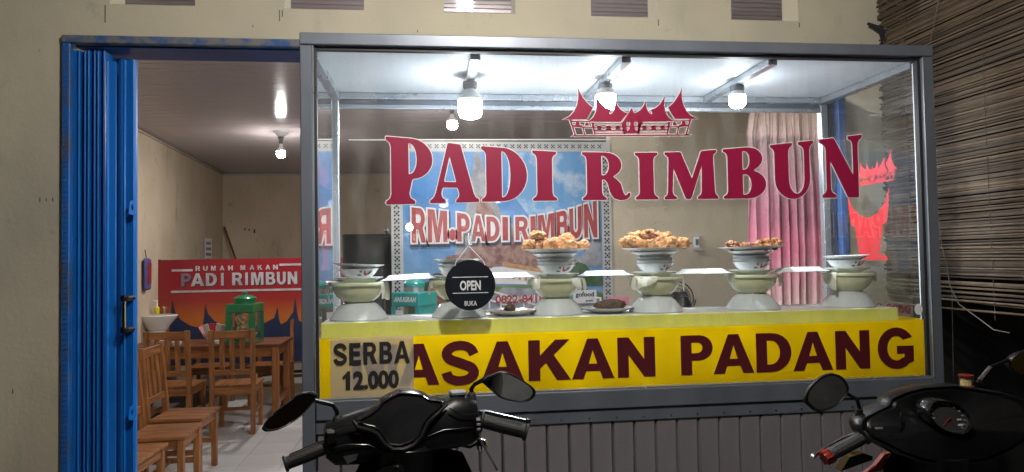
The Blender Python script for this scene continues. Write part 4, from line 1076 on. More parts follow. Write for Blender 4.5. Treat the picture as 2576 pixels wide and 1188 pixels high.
# teal tin box with a round lid
def tin(name, label, cat, c, w, h, mat, lid_r, rot=0, text=None, e=.03):
    t = thing(name, label, cat, c, local=True); t.rotation_euler = (0, 0, rot)
    b = B(); d = w / 2
    b.box(-d, d, -d, d, 0, .02, c=.003); b.box(-d, d, -d, d, h - .09, h, c=.006)
    for sx in (-1, 1):
        for sy in (-1, 1): b.box(sx * d, sx * (d - e), sy * d, sy * (d - e), .021, h - .091)
    b.build('tin_frame', mat, t)
    for (a, s) in ((0, 1), (math.pi / 2, 1), (math.pi, 1), (-math.pi / 2, 1)):
        M = Matrix.Rotation(a, 4, 'Z'); y = -d + .006
        solid = text is not None and abs(a - math.pi / 2) < .1
        q = B().add([tuple(M @ Vector(v)) for v in ((-d + e, y, .021), (d - e, y, .021), (d - e, y, h - .091), (-d + e, y, h - .091))], [(0, 1, 2, 3)])
        q.build('tin_panel' if solid else 'pane', mat if solid else 'glass_jar', t)
    ld = B().lathe([(lid_r, h + .0005), (lid_r, h + .03)], 28).build('collar', 'alu_light' if text else mat, t)
    lid = B().lathe([(lid_r * 1.06, h + .031), (lid_r * 1.08, h + .055), (lid_r * .95, h + .066), (lid_r * .55, h + .082), (lid_r * .22, h + .086), (lid_r * .2, h + .10), (lid_r * .26, h + .108), (lid_r * .2, h + .118), (0, h + .12)], 28)
    lid.build('lid', mat, t)
    return t
c = at(1045, 800, Y=4.62)
tt = tin('rice_box', 'teal metal box with round lid and window behind the first bowl tower', 'box', (c.x - .005, 4.66, .777), .215, .590, 'tin_teal', .064, R(-34), 'A')
bb = B(); put_text(bb, 'ANUGRAH', -.085, .085, .528, .562, lambda x, z: (x + (z - .54) * .2, -.1090, z), .05); bb.build('lettering', 'sign_white', tt, smooth=0)
B().box(-.07, -.015, -.1100, -.1085, .40, .475).build('dial_card', 'sign_white', tt)
# crackers in both tins
def crackers(c, w, n, h, label, grp):
    for k in range(n):
        r = random.uniform(.035, .06); x, y = c[0] + jit(w * .3), c[1] + jit(w * .3); z = c[2] + .03 + (k / n) * h
        b = B().tube([(r * math.cos(a) * (1 - .5 * i / 22), .006 * math.sin(a * 3), r * math.sin(a) * (1 - .5 * i / 22)) for i, a in enumerate([j * .55 for j in range(23)])], .0085, 6)
        o = b.build('cracker', 'cracker'); o.location = (x, y, z + .03); o.rotation_euler = (jit(1.2), jit(.5), random.uniform(0, 3)); tag(o, label, 'cracker', grp)
crackers((c.x - .005, 4.66, .80), .16, 6, .30, 'coiled fried cracker inside the teal box', 'crackers in the teal box')
# floor fan and kettle, pump bottle, purple tub, pink basket
f0 = at(1703, 752, Y=5.0)
t = thing('standing_fan', 'black round fan behind the fourth bowl tower against the plaster wall', 'fan', (f0.x, 5.05, 0))
b = B()
for rr in (.125, .10, .075, .05): b.tube([(f0.x + rr * math.cos(a), 5.0 - (.125 - rr) * .25, f0.z + rr * math.sin(a)) for a in [i * math.pi / 16 for i in range(33)]], .0022 if rr < .12 else .0045, 6)
for i in range(36):
    a = i * math.pi / 18; b.tube([(f0.x + .03 * math.cos(a), 4.975, f0.z + .03 * math.sin(a)), (f0.x + .125 * math.cos(a), 5.0, f0.z + .125 * math.sin(a))], .0011, 4)
b.build('grille', 'black_plastic', t)
for k in range(3):
    a0 = k * 2.094
    B().grid(lambda u, v: (f0.x + (.02 + .085 * v) * math.cos(a0 + u * .9), 5.02 + .02 * u, f0.z + (.02 + .085 * v) * math.sin(a0 + u * .9)), 5, 4).build('blade', 'plastic_grey', t)
B().tube([(f0.x, 5.03, f0.z), (f0.x, 5.13, f0.z)], .05, 16).build('motor', 'black_plastic', t)
B().tube([(f0.x, 5.10, f0.z - .04), (f0.x, 5.10, .03)], .014, 10).build('stand', 'black_plastic', t)
B().lathe([(.17, 0.001), (.17, .015), (.03, .04), (0, .04)], 24, (f0.x, 5.10, 0)).build('base', 'black_plastic', t)
k0 = at(1719, 779, Y=4.5)
t = thing('kettle', 'black kettle in front of the round fan', 'kettle', (k0.x, 4.5, .98))
t2 = thing('side_table', 'low wooden side table behind the case carrying the black kettle', 'table', (k0.x, 4.5, 0))
kz = k0.z - .05
B().box(k0.x - .17, k0.x + .2, 4.35, 4.75, kz - .03, kz - .001, c=.003).build('tabletop', 'wood_x', t2)
for sx in (-.15, .16):
    for yy in (4.37, 4.70): B().box(k0.x + sx, k0.x + sx + .03, yy, yy + .03, 0, kz - .031).build('leg', 'wood', t2)
B().lathe([(.045, kz), (.055, kz + .01), (.058, kz + .06), (.050, kz + .10), (.034, kz + .125), (.034, kz + .135), (0, kz + .14)], 24, (k0.x, 4.5, 0)).build('body', 'black_plastic', t)
B().tube([(k0.x + .05, 4.5, kz + .05), (k0.x + .075, 4.5, kz + .09), (k0.x + .085, 4.5, kz + .115)], [.014, .010, .008], 8).build('spout', 'black_plastic', t)
B().tube([(k0.x - .03, 4.5, kz + .13), (k0.x - .02, 4.5, kz + .158), (k0.x + .02, 4.5, kz + .158), (k0.x + .03, 4.5, kz + .13)], .006, 6).build('handle', 'black_plastic', t)
q0 = at(1511, 772, Y=4.7)
t = thing('pump_bottle', 'white pump bottle beside the blue banner, behind the grilled fish', 'bottle', (q0.x, 4.7, .777))
B().lathe([(.03, .777), (.032, .79), (.032, q0.z - .03), (.012, q0.z + .01), (.012, q0.z + .025)], 16, (q0.x, 4.7, 0)).build('body', 'plastic_white', t)
B().tube([(q0.x, 4.7, q0.z + .025), (q0.x, 4.7, q0.z + .06), (q0.x - .03, 4.7, q0.z + .062)], .006, 6).build('pump', 'plastic_white', t)
tag(B().lathe([(.05, .777), (.055, .79), (.062, q0.z - .005), (.058, q0.z - .004)], 20, (q0.x - .06, 4.78, 0)).build('tub', 'purple_plastic'), 'purple plastic tub beside the white pump bottle', 'tub')
q1 = at(1558, 755, Y=4.7)
t = thing('basket', 'pink plastic basket right of the blue banner', 'basket', (q1.x, 4.72, .777))
b = B(); zz = q1.z + .02
for k in range(5): b.box(q1.x - .06, q1.x + .06, 4.66, 4.664, .777 + k * (zz - .777) / 5, .777 + k * (zz - .777) / 5 + .03)
b.box(q1.x - .06, q1.x + .06, 4.78, 4.784, .777, zz); b.box(q1.x - .064, q1.x - .0605, 4.66, 4.784, .777, zz); b.box(q1.x + .0605, q1.x + .064, 4.66, 4.784, .777, zz)
b.build('walls', 'pink_plastic', t); B().box(q1.x - .06, q1.x + .06, 4.665, 4.779, .778, .782).build('bottom', 'pink_plastic', t)
# small electric box taped to the wall
s0 = at(1752, 610, Y=5.2)
t = thing('wall_meter', 'narrow white device taped to the plaster wall above the fourth tower', 'device', (s0.x, 5.2, s0.z))
B().box(s0.x - .02, s0.x + .02, 5.185, 5.217, s0.z - .055, s0.z + .055, c=.004).build('case', 'plastic_white', t)
B().box(s0.x - .013, s0.x + .011, 5.182, 5.1845, s0.z - .02, s0.z + .025).build('display', 'plastic_grey', t)
for dz in (-.05, .055): B().box(s0.x - .045, s0.x + .04, 5.1835, 5.1845, s0.z + dz - .012, s0.z + dz + .01).build('tape', 'foil_clear', t)

# curtain on rings
cu = thing('curtain', 'pink and cream door curtain hanging on rings inside the right end', 'curtain', (1.94, 3.6, 1.0))
def cfn(u, v):
    z = 2.372 - v * 1.40
    sq = .91 + .09 * min(1, v * 1.6)
    x = 1.937 + (u - .5) * .43 * sq * (1 + .03 * math.sin(v * 5))
    top = max(0, 1 - v * 3)
    wv = u + .012 * noise.noise(Vector((u * 6, v * 3, 0))) + .02 * noise.noise(Vector((3, v * 2.2, u * 2)))
    fold = math.sin(wv * 2 * math.pi * 8 + 1.5 * math.sin(wv * 11)) * (.006 + .018 * min(1, v * 3)) + .012 * math.sin(wv * 2 * math.pi * 2.7 + v)
    fold += top * .007 * math.sin(wv * 2 * math.pi * 19) + .006 * noise.noise(Vector((u * 26, v * 5, 1))) + .004 * noise.noise(Vector((u * 40, v * 26, 2)))
    return (x, 3.60 + fold, z)
B().grid(cfn, 220, 90).build('cloth', 'curtain', cu, smooth=60)
B().grid(lambda u, v: (1.742 + .05 * u - .035 * v * (1 - v) * 4 + .01 * math.sin(v * 5), 3.585 + .012 * math.sin(u * 9), 2.392 - v * .30 - .02 * u), 10, 12).build('gathered_corner', 'curtain', cu, smooth=60)
B().tube([(1.72, 3.60, 2.392), (2.55, 3.60, 2.392)], .006, 8).build('rod', 'plastic_grey', cu)
for k in range(16):
    x = 1.775 + k * .0225
    B().tube([(x + .002 * math.sin(a), 3.60 + .011 * math.sin(a), 2.390 + .012 * math.cos(a)) for a in [i * math.pi / 5 for i in range(11)]], .0022, 5).build('ring', 'plastic_white' if k > 7 else 'plastic_grey', cu)

# person sitting behind the teal box, hand lifted to the mouth
pp = thing('person', 'person in a purple top sitting behind the teal box with a hand at the mouth', 'person', (.12, 4.98, 0))
hd = at(1088, 722, Y=4.95)
hx, hz = hd.x + .035, hd.z - .065
def skin(name, verts, edges, mat, parent, sub=2):
    me = bpy.data.meshes.new(name); me.from_pydata([v[:3] for v in verts], edges, [])
    o = link(name, me, parent); me.materials.append(MATS[mat])
    m = o.modifiers.new('s', 'SKIN'); m.use_smooth_shade = True
    for i, v in enumerate(verts):
        me.skin_vertices[0].data[i].radius = (v[3], v[4] if len(v) > 4 else v[3])
    me.skin_vertices[0].data[0].use_root = True
    q = o.modifiers.new('d', 'SUBSURF'); q.levels = sub; q.render_levels = sub
    return o
py_ = 5.02
vs = [(hx, py_, .50, .13, .11), (hx, py_, .70, .13, .10), (hx, py_ - .01, .90, .15, .10), (hx, py_ - .01, 1.03, .12, .085), (hx, py_ - .01, 1.12, .045), (hx - .005, py_ - .015, hz - .04, .052), (hx - .01, py_ - .02, hz + .02, .075, .085), (hx - .008, py_ - .015, hz + .09, .065, .075),
      (hx - .17, py_ - .01, 1.02, .045), (hx - .22, py_ - .08, .82, .038), (hx - .09, py_ - .16, 1.08, .030), (hx - .035, py_ - .145, hz - .06, .024),
      (hx + .17, py_ - .01, 1.02, .045), (hx + .22, py_ - .05, .80, .038), (hx + .14, py_ - .25, .80, .030),
      (hx - .09, py_ - .02, .48, .075), (hx - .11, py_ - .38, .50, .062), (hx - .11, py_ - .38, .10, .045), (hx + .09, py_ - .02, .48, .075), (hx + .11, py_ - .38, .50, .062), (hx + .11, py_ - .38, .10, .045)]
ed = [(0, 1), (1, 2), (2, 3), (3, 4), (4, 5), (5, 6), (6, 7), (3, 8), (8, 9), (9, 10), (10, 11), (3, 12), (12, 13), (13, 14), (0, 15), (15, 16), (16, 17), (0, 18), (18, 19), (19, 20)]
skin('body', vs, ed, 'skin', pp)
fv = []; fe = []
for k in range(5):
    o_ = len(fv); dx = -.016 + k * .009
    fv += [(hx - .035 + dx * .6, py_ - .145, hz - .05, .010), (hx - .030 + dx, py_ - .15, hz - .025, .009), (hx - .018 + dx, py_ - .135, hz - .008 + (k == 4) * -.02, .008)]
    fe += [(o_, o_ + 1), (o_ + 1, o_ + 2)]
    skin('finger', fv[-3:], [(0, 1), (1, 2)], 'skin', pp, 1)
skin('shirt', [(hx, py_, .52, .145, .12), (hx, py_, .72, .145, .115), (hx, py_ - .01, .90, .165, .115), (hx, py_ - .01, 1.035, .13, .095), (hx - .175, py_ - .01, 1.02, .055), (hx - .215, py_ - .06, .88, .05), (hx + .175, py_ - .01, 1.02, .055), (hx + .215, py_ - .035, .86, .05)], [(0, 1), (1, 2), (2, 3), (3, 4), (4, 5), (3, 6), (6, 7)], 'cloth_purple', pp)
skin('hair', [(hx + .012, py_ + .03, hz + .03, .075, .07), (hx, py_ + .0, hz + .11, .07, .085), (hx - .01, py_ - .05, hz + .125, .05, .04)], [(0, 1), (1, 2)], 'hair', pp)
b = B().lathe([(0, -.014), (.010, -.008), (.011, .004), (.004, .014)], 10, (hx - .012, py_ - .112, hz + .005)); b.build('nose', 'skin', pp)
for s in (-1, 1):
    B().lathe([(0, -.008), (.010, 0), (0, .008)], 10, (hx - .01 + s * .03, py_ - .098, hz + .035)).build('eye', 'hair', pp)
    B().lathe([(0, -.022), (.012, 0), (0, .022)], 10, (hx - .01 + s * .082, py_ - .01, hz + .01)).build('ear', 'skin', pp)
B().box(hx - .032, hx + .012, py_ - .103, py_ - .096, hz - .045, hz - .036, c=.003).build('mouth', 'rooster_red', pp)

# ------------------------------------------------------------------ dining room furniture
def make_chair():
    t = thing('dining_chair', '', 'chair', local=True)
    w, d, sh, bh = .40, .40, .45, .965
    for sx in (-1, 1):
        x = sx * (w / 2 - .02)
        B().loft([[(x + a * .020, y + c_ * .020, z) for a, c_ in ((-1, -1), (1, -1), (1, 1), (-1, 1))] for (y, z) in ((-d / 2 + .0, 0), (-d / 2 + .02, sh), (-d / 2 - .03, bh))]).build('leg', 'wood', t)
        B().box(x - .02, x + .02, d / 2 - .04, d / 2, 0, sh - .022, c=.003).build('leg', 'wood', t)
        B().box(x - .012, x + .012, -d / 2 + .04, d / 2 - .041, sh - .085, sh - .023).build('apron', 'wood_y', t)
        B().box(x - .011, x + .011, -d / 2 + .034, d / 2 - .041, .18, .215).build('stretcher', 'wood_y', t)
    for k in range(4):
        x0 = -w / 2 - .01 + k * (w + .02) / 4
        B().box(x0 + .001, x0 + (w + .02) / 4 - .001, -d / 2 + .042, d / 2 + .015, sh - .022, sh, c=.003).build('seat_board', 'wood_y', t)
    B().box(-w / 2 + .04, w / 2 - .04, d / 2 - .032, d / 2 - .01, sh - .085, sh - .023).build('apron', 'wood_x', t)
    B().box(-w / 2 + .04, w / 2 - .04, -d / 2 + .006, -d / 2 + .03, sh - .085, sh - .023).build('apron', 'wood_x', t)
    B().box(-w / 2 + .04, w / 2 - .04, -.01, .012, .185, .215).build('stretcher', 'wood_x', t)
    yb = lambda z: -d / 2 + .02 - .05 * (z - sh) / (bh - sh)
    B().box(-w / 2 + .041, w / 2 - .041, yb(.92) - .012, yb(.92) + .012, .885, .955, c=.004).build('top_rail', 'wood_x', t)
    B().box(-w / 2 + .041, w / 2 - .041, yb(.55) - .011, yb(.55) + .011, .545, .595, c=.003).build('lower_rail', 'wood_x', t)
    for k in range(3):
        x = -.088 + k * .088
        B().loft([[(x + a * .021, yb(z) + c_ * .007, z) for a, c_ in ((-1, -1), (1, -1), (1, 1), (-1, 1))] for z in (.596, .884)]).build('slat', 'wood', t)
    return t
CG = 'wooden dining chairs'
chair0 = make_chair(); first = [True]
def chair(x, y, rz, label):
    o = chair0 if first[0] else copy_tree(chair0)
    first[0] = False
    o.location = (x, y, 0); o.rotation_euler = (0, 0, R(rz)); o['label'] = label; o['group'] = CG
    return o
pa = at(577, 1075, Z=.0)
chair(-1.80, 6.98, 3, 'wooden slatted chair with its back to the doorway in front of the green cracker tin')
chair(-2.36, 7.02, -2, 'wooden slatted chair left of the one before the green tin, back to the doorway')
chair(-1.85, 5.62, -91, 'wooden chair turned sideways just inside the doorway, farthest of the sideways three')
chair(-1.80, 5.06, -88, 'wooden chair turned sideways just inside the doorway, middle of the sideways three')
chair(-1.86, 4.52, -93, 'wooden chair turned sideways just inside the doorway, nearest of the sideways three')
def make_table(label, x0, x1, y0, y1, h=.76, top='wood_dark'):
    t = thing('dining_table', label, 'table', ((x0 + x1) / 2, (y0 + y1) / 2, 0), 'wooden dining tables')
    n = 4
    for k in range(n):
        a = y0 + (y1 - y0) * k / n
        B().box(x0 - .03, x1 + .03, a + .001, a + (y1 - y0) / n - .001, h - .028, h, c=.003).build('top_board', top, t)
    for x in (x0, x1 - .065):
        for y in (y0 + .01, y1 - .075): B().box(x, x + .065, y, y + .065, 0, h - .029, c=.004).build('leg', 'wood', t)
    for y in (y0 + .025, y1 - .05): B().box(x0 + .066, x1 - .066, y, y + .025, h - .13, h - .03).build('apron', 'wood_x', t)
    for x in (x0 + .02, x1 - .045):
        B().box(x, x + .025, y0 + .076, y1 - .076, h - .13, h - .03).build('apron', 'wood_y', t)
        B().box(x, x + .03, y0 + .076, y1 - .076, .14, .20).build('stretcher', 'wood_y', t)
    return t
make_table('long wooden dining table carrying the green cracker tin', -2.95, -1.50, 7.36, 8.0)
make_table('wooden dining table farther back, partly hidden by the glass case post', -1.42, -.3, 8.75, 9.45)
chair(-1.75, 8.22, 176, 'wooden chair on the far side of the table, right of the green tin')
chair(-2.40, 8.26, 184, 'wooden chair on the far side of the table, left of the green tin')
chair(-1.20, 9.85, 180, 'wooden chair at the back facing the doorway behind the far table')
chair(-1.52, 9.05, -84, 'wooden chair side-on at the near end of the far table')
chair(-1.98, 9.25, -60, 'wooden chair standing alone far back, just right of the green tin')
chair(-1.05, 8.45, 2, 'wooden chair before the far table beside the glass case post')
g0 = tin('cracker_tin', 'green cracker tin with glass sides and round lid on the dining table', 'tin', (-1.865, 7.55, .7605), .285, .40, 'tin_green', .105, R(-8), None, .052)
crackers((-1.865, 7.55, .76), .20, 16, .20, 'coiled fried cracker inside the green tin', 'crackers in the green tin')
# tub of red sachets and small dishes on the table
q = at(533, 852, Z=.762)
t = thing('snack_tub', 'clear tub of red snack packets on the dining table', 'tub', (-2.20, 7.62, .761))
B().lathe(rim_profile([(.06, .761), (.07, .79), (.09, .86), (.094, .862)], .002), 24, (-2.20, 7.62, 0)).build('bowl', 'glass_jar', t)
B().lathe([(.058, .7625), (.064, .775), (0, .776)], 20, (-2.20, 7.62, 0)).build('tray', 'ceramic_white', t)
for k in range(5):
    a = -.9 + k * .45
    M = Matrix.Translation((-2.20 + .05 * math.sin(a), 7.60 + jit(.03), .80)) @ Matrix.Rotation(a * .6, 4, 'Y') @ Matrix.Rotation(jit(.5), 4, 'Z')
    o = B().box(-.032, .032, -.006, .006, 0, .16, c=.005, M=M).build('snack_packet', 'foil_red' if k in (0, 2) else 'foil_clear'); tag(o, ('tall red snack packet at the left of the clear tub', 'clear snack packet second in the tub', 'red snack packet in the middle of the tub', 'clear snack packet right of the red ones', 'clear snack packet leaning out at the right of the tub')[k], 'packet', 'snack packets')
for x, lb in ((-2.50, 'small white sauce dish left on the dining table'), (-2.09, 'small white sauce dish in front of the clear tub')):
    tag(B().lathe(rim_profile([(.035, .761), (.045, .775), (.05, .80), (.052, .80)], .003), 20, (x, 7.45, 0)).build('sauce_dish', 'ceramic_white'), lb, 'dish', 'sauce dishes')
q = at(710, 800, Y=9.0)
t = thing('sauce_jar', 'glass sauce jar with cream lid on the far table', 'jar', (-1.62 + .35, 8.95, .761))
B().lathe([(.035, .761), (.04, .78), (.038, .86), (.028, .875)], 16, (-1.30, 8.95, 0)).build('jar', 'glass_jar', t); B().lathe([(.03, .876), (.03, .90), (0, .902)], 16, (-1.30, 8.95, 0)).build('lid', 'cracker', t)
t = thing('mug', 'black mug on the far table beside the case post', 'mug', (-1.12, 8.92, .761))
B().lathe(rim_profile([(.045, .761), (.05, .77), (.05, .87), (.051, .871)], .003), 20, (-1.12, 8.92, 0)).build('cup', 'black_plastic', t)
B().tube([(-1.07, 8.92, .85), (-1.04, 8.92, .84), (-1.04, 8.92, .80), (-1.07, 8.92, .79)], .006, 6).build('handle', 'black_plastic', t)

# red banner across the low screen
RY = 8.42
rb2 = thing('screen_banner', 'red and orange banner reading RUMAH MAKAN PADI RIMBUN across the dining room', 'banner', (-2.0, RY, .4))
A = lambda x, y: at(x, y, Y=RY)
rx0 = A(398, 655).x; rx1 = -.62; rz1 = A(500, 653).z
B().box(rx0, rx1, RY, RY + .006, .42, rz1).build('sheet', 'banner_red', rb2)
B().box(rx0 - .03, rx0 + .02, RY + .008, RY + .03, .0, rz1 + .005).build('post', 'ink_black', rb2)
B().box(rx0 + .021, rx1, RY + .008, RY + .024, rz1 - .03, rz1 - .004).build('rail', 'wood_x', rb2)
B().box(rx1 - .03, rx1, RY + .0245, RY + .05, .0, rz1).build('post', 'wood', rb2)
RL = lambda k: (lambda x, z: (x, RY - .002 * k, z))
def pxl(x0, x1, yb, yt):
    a, c_ = A(x0, yb), A(x1, yb); return a.x, c_.x, a.z, A(x0, yt).z
zr0, zr1 = A(590, 680).z, A(590, 668).z
for ch, xa in zip('RUMAHMAKAN', [492, 511, 531, 553, 574, 605, 628, 648, 668, 687]):
    a, c_ = A(xa, 675).x, A(xa + 12, 675).x
    B().fill(glyph(SANS, ch, a, c_, lambda x: zr0, lambda x: zr1), RL(2)).build('letter', 'print_silver', rb2, smooth=0)
z0, z1 = A(600, 718).z, A(600, 686).z
for ch, xa, xb in [('P', 456, 481), ('A', 480, 514), ('D', 518, 546), ('I', 556, 563), ('R', 584, 611), ('I', 617, 624), ('M', 632, 663), ('B', 669, 693), ('U', 697, 719), ('N', 724, 748)]:
    a, c_ = A(xa, 700).x, A(xb, 700).x
    cs = glyph(SANS, ch, a, c_, lambda x: z0, lambda x: z1)
    bb = B(); bb.fill(cs, lambda x, z: (x + .008, RY - .002, z - .008), 1); bb.fill(cs, RL(2), 0)
    bb.build('letter', ['print_silver' if ch not in 'P' else 'print_silver_dark', 'print_navy'], rb2, smooth=0)
for (xa, xb, yy, hh) in [(432, 485, 678, 5), (703, 800, 668, 5), (430, 810, 731, 5)]:
    a, c_ = A(xa, yy), A(xb, yy)
    zc = A(600, yy - (600 - (xa + xb) / 2) * .0).z
    B().add([RL(2)(a.x, zc - .012), RL(2)(c_.x, zc - .012), RL(2)(c_.x, zc + .012), RL(2)(a.x, zc + .012)], [(0, 1, 2, 3)]).build('stripe', 'print_silver', rb2, smooth=0)
# dark blue horned roofs printed along the bottom
def P_(l): return [(A(x, y).x, A(x, y).z) for x, y in l]
roofs = [[(425, 840), (430, 800), (434, 755), (441, 785), (455, 805), (480, 820), (512, 826), (518, 860), (425, 860)], [(508, 830), (514, 800), (517, 765), (524, 790), (540, 808), (560, 818), (600, 824), (600, 860), (508, 860)],
         [(594, 822), (596, 784), (603, 803), (614, 815), (640, 822), (640, 860), (594, 860)], [(640, 822), (662, 815), (690, 800), (699, 772), (702, 800), (706, 815), (720, 820), (720, 860), (640, 860)],
         [(702, 820), (722, 808), (738, 785), (743, 745), (747, 780), (752, 806), (775, 822), (780, 870), (702, 870)], [(760, 815), (790, 790), (800, 740), (808, 790), (830, 820), (830, 870), (760, 870)]]
for k, c_ in enumerate(roofs):
    c2 = P_(c_); c2 = [(x, max(z, .43)) for x, z in c2]
    B().fill([c2], RL(2 + k * .5)).build('roof_print', 'print_blue', rb2, smooth=0)
B().add([RL(1)(rx0 + .05, .43), RL(1)(rx1 - .02, .43), RL(1)(rx1 - .02, A(600, 850).z), RL(1)(rx0 + .05, A(600, 850).z)], [(0, 1, 2, 3)]).build('base_print', 'print_blue', rb2, smooth=0)

# wash basin by the left wall
sk0 = at(395, 796, Y=7.95)
t = thing('wash_basin', 'white wash basin with tap at the left wall of the dining room', 'basin', (sk0.x, 8.0, 0))
sx, sy, sz = sk0.x - .02, 8.02, sk0.z + .01
B().lathe(rim_profile([(.10, sz - .16), (.13, sz - .11), (.19, sz - .04), (.205, sz - .008), (.20, sz)], .02), 32, (sx, sy, 0), sx=1.0, sy=.8).build('bowl', 'ceramic_white', t)
B().lathe([(.11, 0), (.10, .05), (.075, .4), (.085, sz - .165)], 24, (sx, sy, 0)).build('pedestal', 'ceramic_white', t)
B().tube([(sx + .03, sy + .13, sz), (sx + .03, sy + .13, sz + .06), (sx + .05, sy + .05, sz + .075), (sx + .09, sy + .0, sz + .07)], .011, 8).build('tap', 'chrome', t)
B().lathe([(.02, 0), (.026, .02), (.01, .03)], 12, (sx + .03, sy + .13, sz + .06)).build('tap_knob', 'chrome', t)
t = thing('soap_bottle', 'soap pump bottle standing on the wash basin', 'bottle', (sx - .05, sy + .12, sz))
B().lathe([(.025, sz + .001), (.028, sz + .01), (.028, sz + .07), (.010, sz + .085)], 14, (sx - .05, sy + .12, 0)).build('body', 'print_yellow', t)
B().tube([(sx - .05, sy + .12, sz + .086), (sx - .05, sy + .12, sz + .145), (sx - .085, sy + .12, sz + .145)], .010, 8).build('pump', 'plastic_white', t)
# wall odds and ends
lwx = lambda y: -2.75 - (y - 3.3) * .0542
sb = 7.7; q = at(365, 690, X=lwx(7.75))
t = thing('hanging_case', 'purple case hanging on the left wall beside the gate', 'case', (q.x + .02, q.y, q.z))
B().box(q.x + .004, q.x + .05, q.y - .09, q.y + .05, q.z - .17, q.z + .17, c=.02).build('shell', 'bag_purple', t)
B().box(q.x + .051, q.x + .055, q.y - .06, q.y + .03, q.z - .10, q.z + .12).build('red_print', 'print_red', t)
B().tube([(q.x + .02, q.y - .02, q.z + .171), (q.x + .01, q.y - .03, q.z + .26)], .005, 6).build('strap', 'ink_black', t)
q = at(521, 600, X=lwx(10.4)); q2 = at(521, 655, X=lwx(10.4))
t = thing('calendar', 'narrow white calendar hanging on the left wall near the corner', 'calendar', (q.x, q.y, q.z))
B().box(q.x + .012, q.x + .018, q.y - .16, q.y + .16, q2.z - .1, q.z, c=.002).build('sheet', 'sign_white', t)
for k in range(4): B().box(q.x + .0182, q.x + .0192, q.y - .12, q.y + .12, q.z - .09 - k * .08, q.z - .05 - k * .08).build('print', 'print_silver_dark', t)
q, q2 = at(564, 571, Y=11.5), at(593, 652, Y=11.35)
d_ = (q2 - q); q3 = q + d_ * (q.z / -d_.z * .98)
tag(B().tube([q, q2 + d_ * .9], .016, 8).build('broom_stick', 'wood_dark'), 'dark stick leaning in the far corner behind the red banner', 'stick')
for (px0, py0, s) in [(627, 578, .02), (640, 582, .03), (616, 577, .02)]:
    q = at(px0, py0, Y=YB - .006)
    tag(B().box(q.x - s * .4, q.x + s * .4, YB - .006, YB - .002, q.z - s, q.z + s, M=None).build('wall_mark', 'ink_black'), 'small dark tape scrap on the back wall, %s from the corner' % {627: 'second', 640: 'third', 616: 'first'}[px0], 'tape', 'tape scraps on the back wall')
tag(B().lathe([(0, 0), (.012, .003), (.028, .018), (.031, .032), (.026, .047), (.010, .058), (0, .06)], 16, (-.335, 6.1, 1.8005)).build('shiny_ball', 'chrome'), 'small shiny round ornament on top of the dark cabinet', 'ball')  # ball added for a small round shape of unclear kind

# ------------------------------------------------------------------ bamboo blind hung square to the wall
bl = thing('bamboo_blind', 'large weathered bamboo roll blind hanging at the right of the case', 'blind', (2.19, 2.3, 1.25))
vm = []
for k in range(10):
    b = B(); ph = random.uniform(0, 6); L0, L1 = 1.25 + jit(.02), 3.145 + jit(.015)
    h = random.uniform(.0034, .0046)
    secs = []
    for i in range(9):
        y = L0 + (L1 - L0) * i / 8
        dz = .003 * math.sin(y * 2.1) + .0009 * math.sin(y * 5 + ph) + .0005 * math.sin(y * 13 + ph * 2); dx = .003 * math.sin(y * 3.3 + ph)
        secs.append([(dx - .0022, y, dz - h), (dx - .0034, y, dz), (dx - .0022, y, dz + h), (dx + .0022, y, dz + h), (dx + .0022, y, dz - h)])
    b.loft(secs)
    o = b.build('bamboo_slat', 'bamboo%d' % (k % 5), bl); vm.append(o)
zs_ = []; z = 1.335
while z < 3.16: zs_.append(z); z += random.uniform(.0086, .0104) if z > 1.45 else random.uniform(.011, .021)
for i, z in enumerate(zs_):
    o = vm[i] if i < 10 else None
    if o is None:
        src = random.choice(vm); o = src.copy(); COL.objects.link(o); o.parent = bl; o.matrix_parent_inverse = src.matrix_parent_inverse.copy()
    low = max(0, (1.50 - z)) * 1.0
    o.location = (2.188 + jit(.003) + low * jit(.04), jit(.03), z + jit(.001))
    # the lower slats have slipped and hang askew, pivoting at the wall end
    o.rotation_euler = (R(jit(.05) + low * random.uniform(-1, 9)), 0, R(jit(.12)))
    if low: o.location.z += -.0 + 3.1 * math.sin(o.rotation_euler[0]) * -.55
for y in (1.6, 2.05, 2.5, 2.95):
    B().tube([(2.183, y, 1.30), (2.182, y + .01, 2.1), (2.184, y, 3.2)], .0015, 5).build('binding_thread', 'bamboo3', bl)
def cord(pts, lab, r=.0022):
    tag(B().tube(pts, r, 6).build('cord', 'cord_grey'), lab, 'cord', 'cords hanging from the blind')
c1 = [at(x, y, X=2.16) for x, y in ((2362, 0), (2345, 80), (2338, 118))]
cord(c1, 'thin pale cord running down in front of the blind to the case corner', .0018)
c2 = [at(x, y, X=2.165) for x, y in ((2360, 540), (2368, 610), (2382, 670), (2390, 720), (2412, 765), (2460, 800), (2500, 830), (2540, 838))]
cord(c2, 'pale cord curling along the lower edge of the blind')
c3 = [at(x, y, X=2.165) for x, y in ((2395, 735), (2397, 850), (2399, 975))]
cord(c3, 'thin cord hanging straight down below the blind', .0015)
# dark tie of the blind at the wall
q = at(2212, 75, Y=3.12)
b = B().tube([(q.x - .06, 3.12, q.z + .03), (q.x + .0, 3.11, q.z), (q.x + .02, 3.12, q.z - .06), (q.x - .03, 3.11, q.z - .13), (q.x - .14, 3.12, q.z - .165)], [.006, .014, .012, .014, .005], 6)
b.tube([(q.x, 3.11, q.z), (q.x + .03, 3.10, q.z - .03), (q.x + .005, 3.09, q.z - .07)], [.010, .008, .003], 6)
tag(b.build('strap', 'black_rubber'), 'black rag strap tying the blind to the wall above the case corner', 'strap')

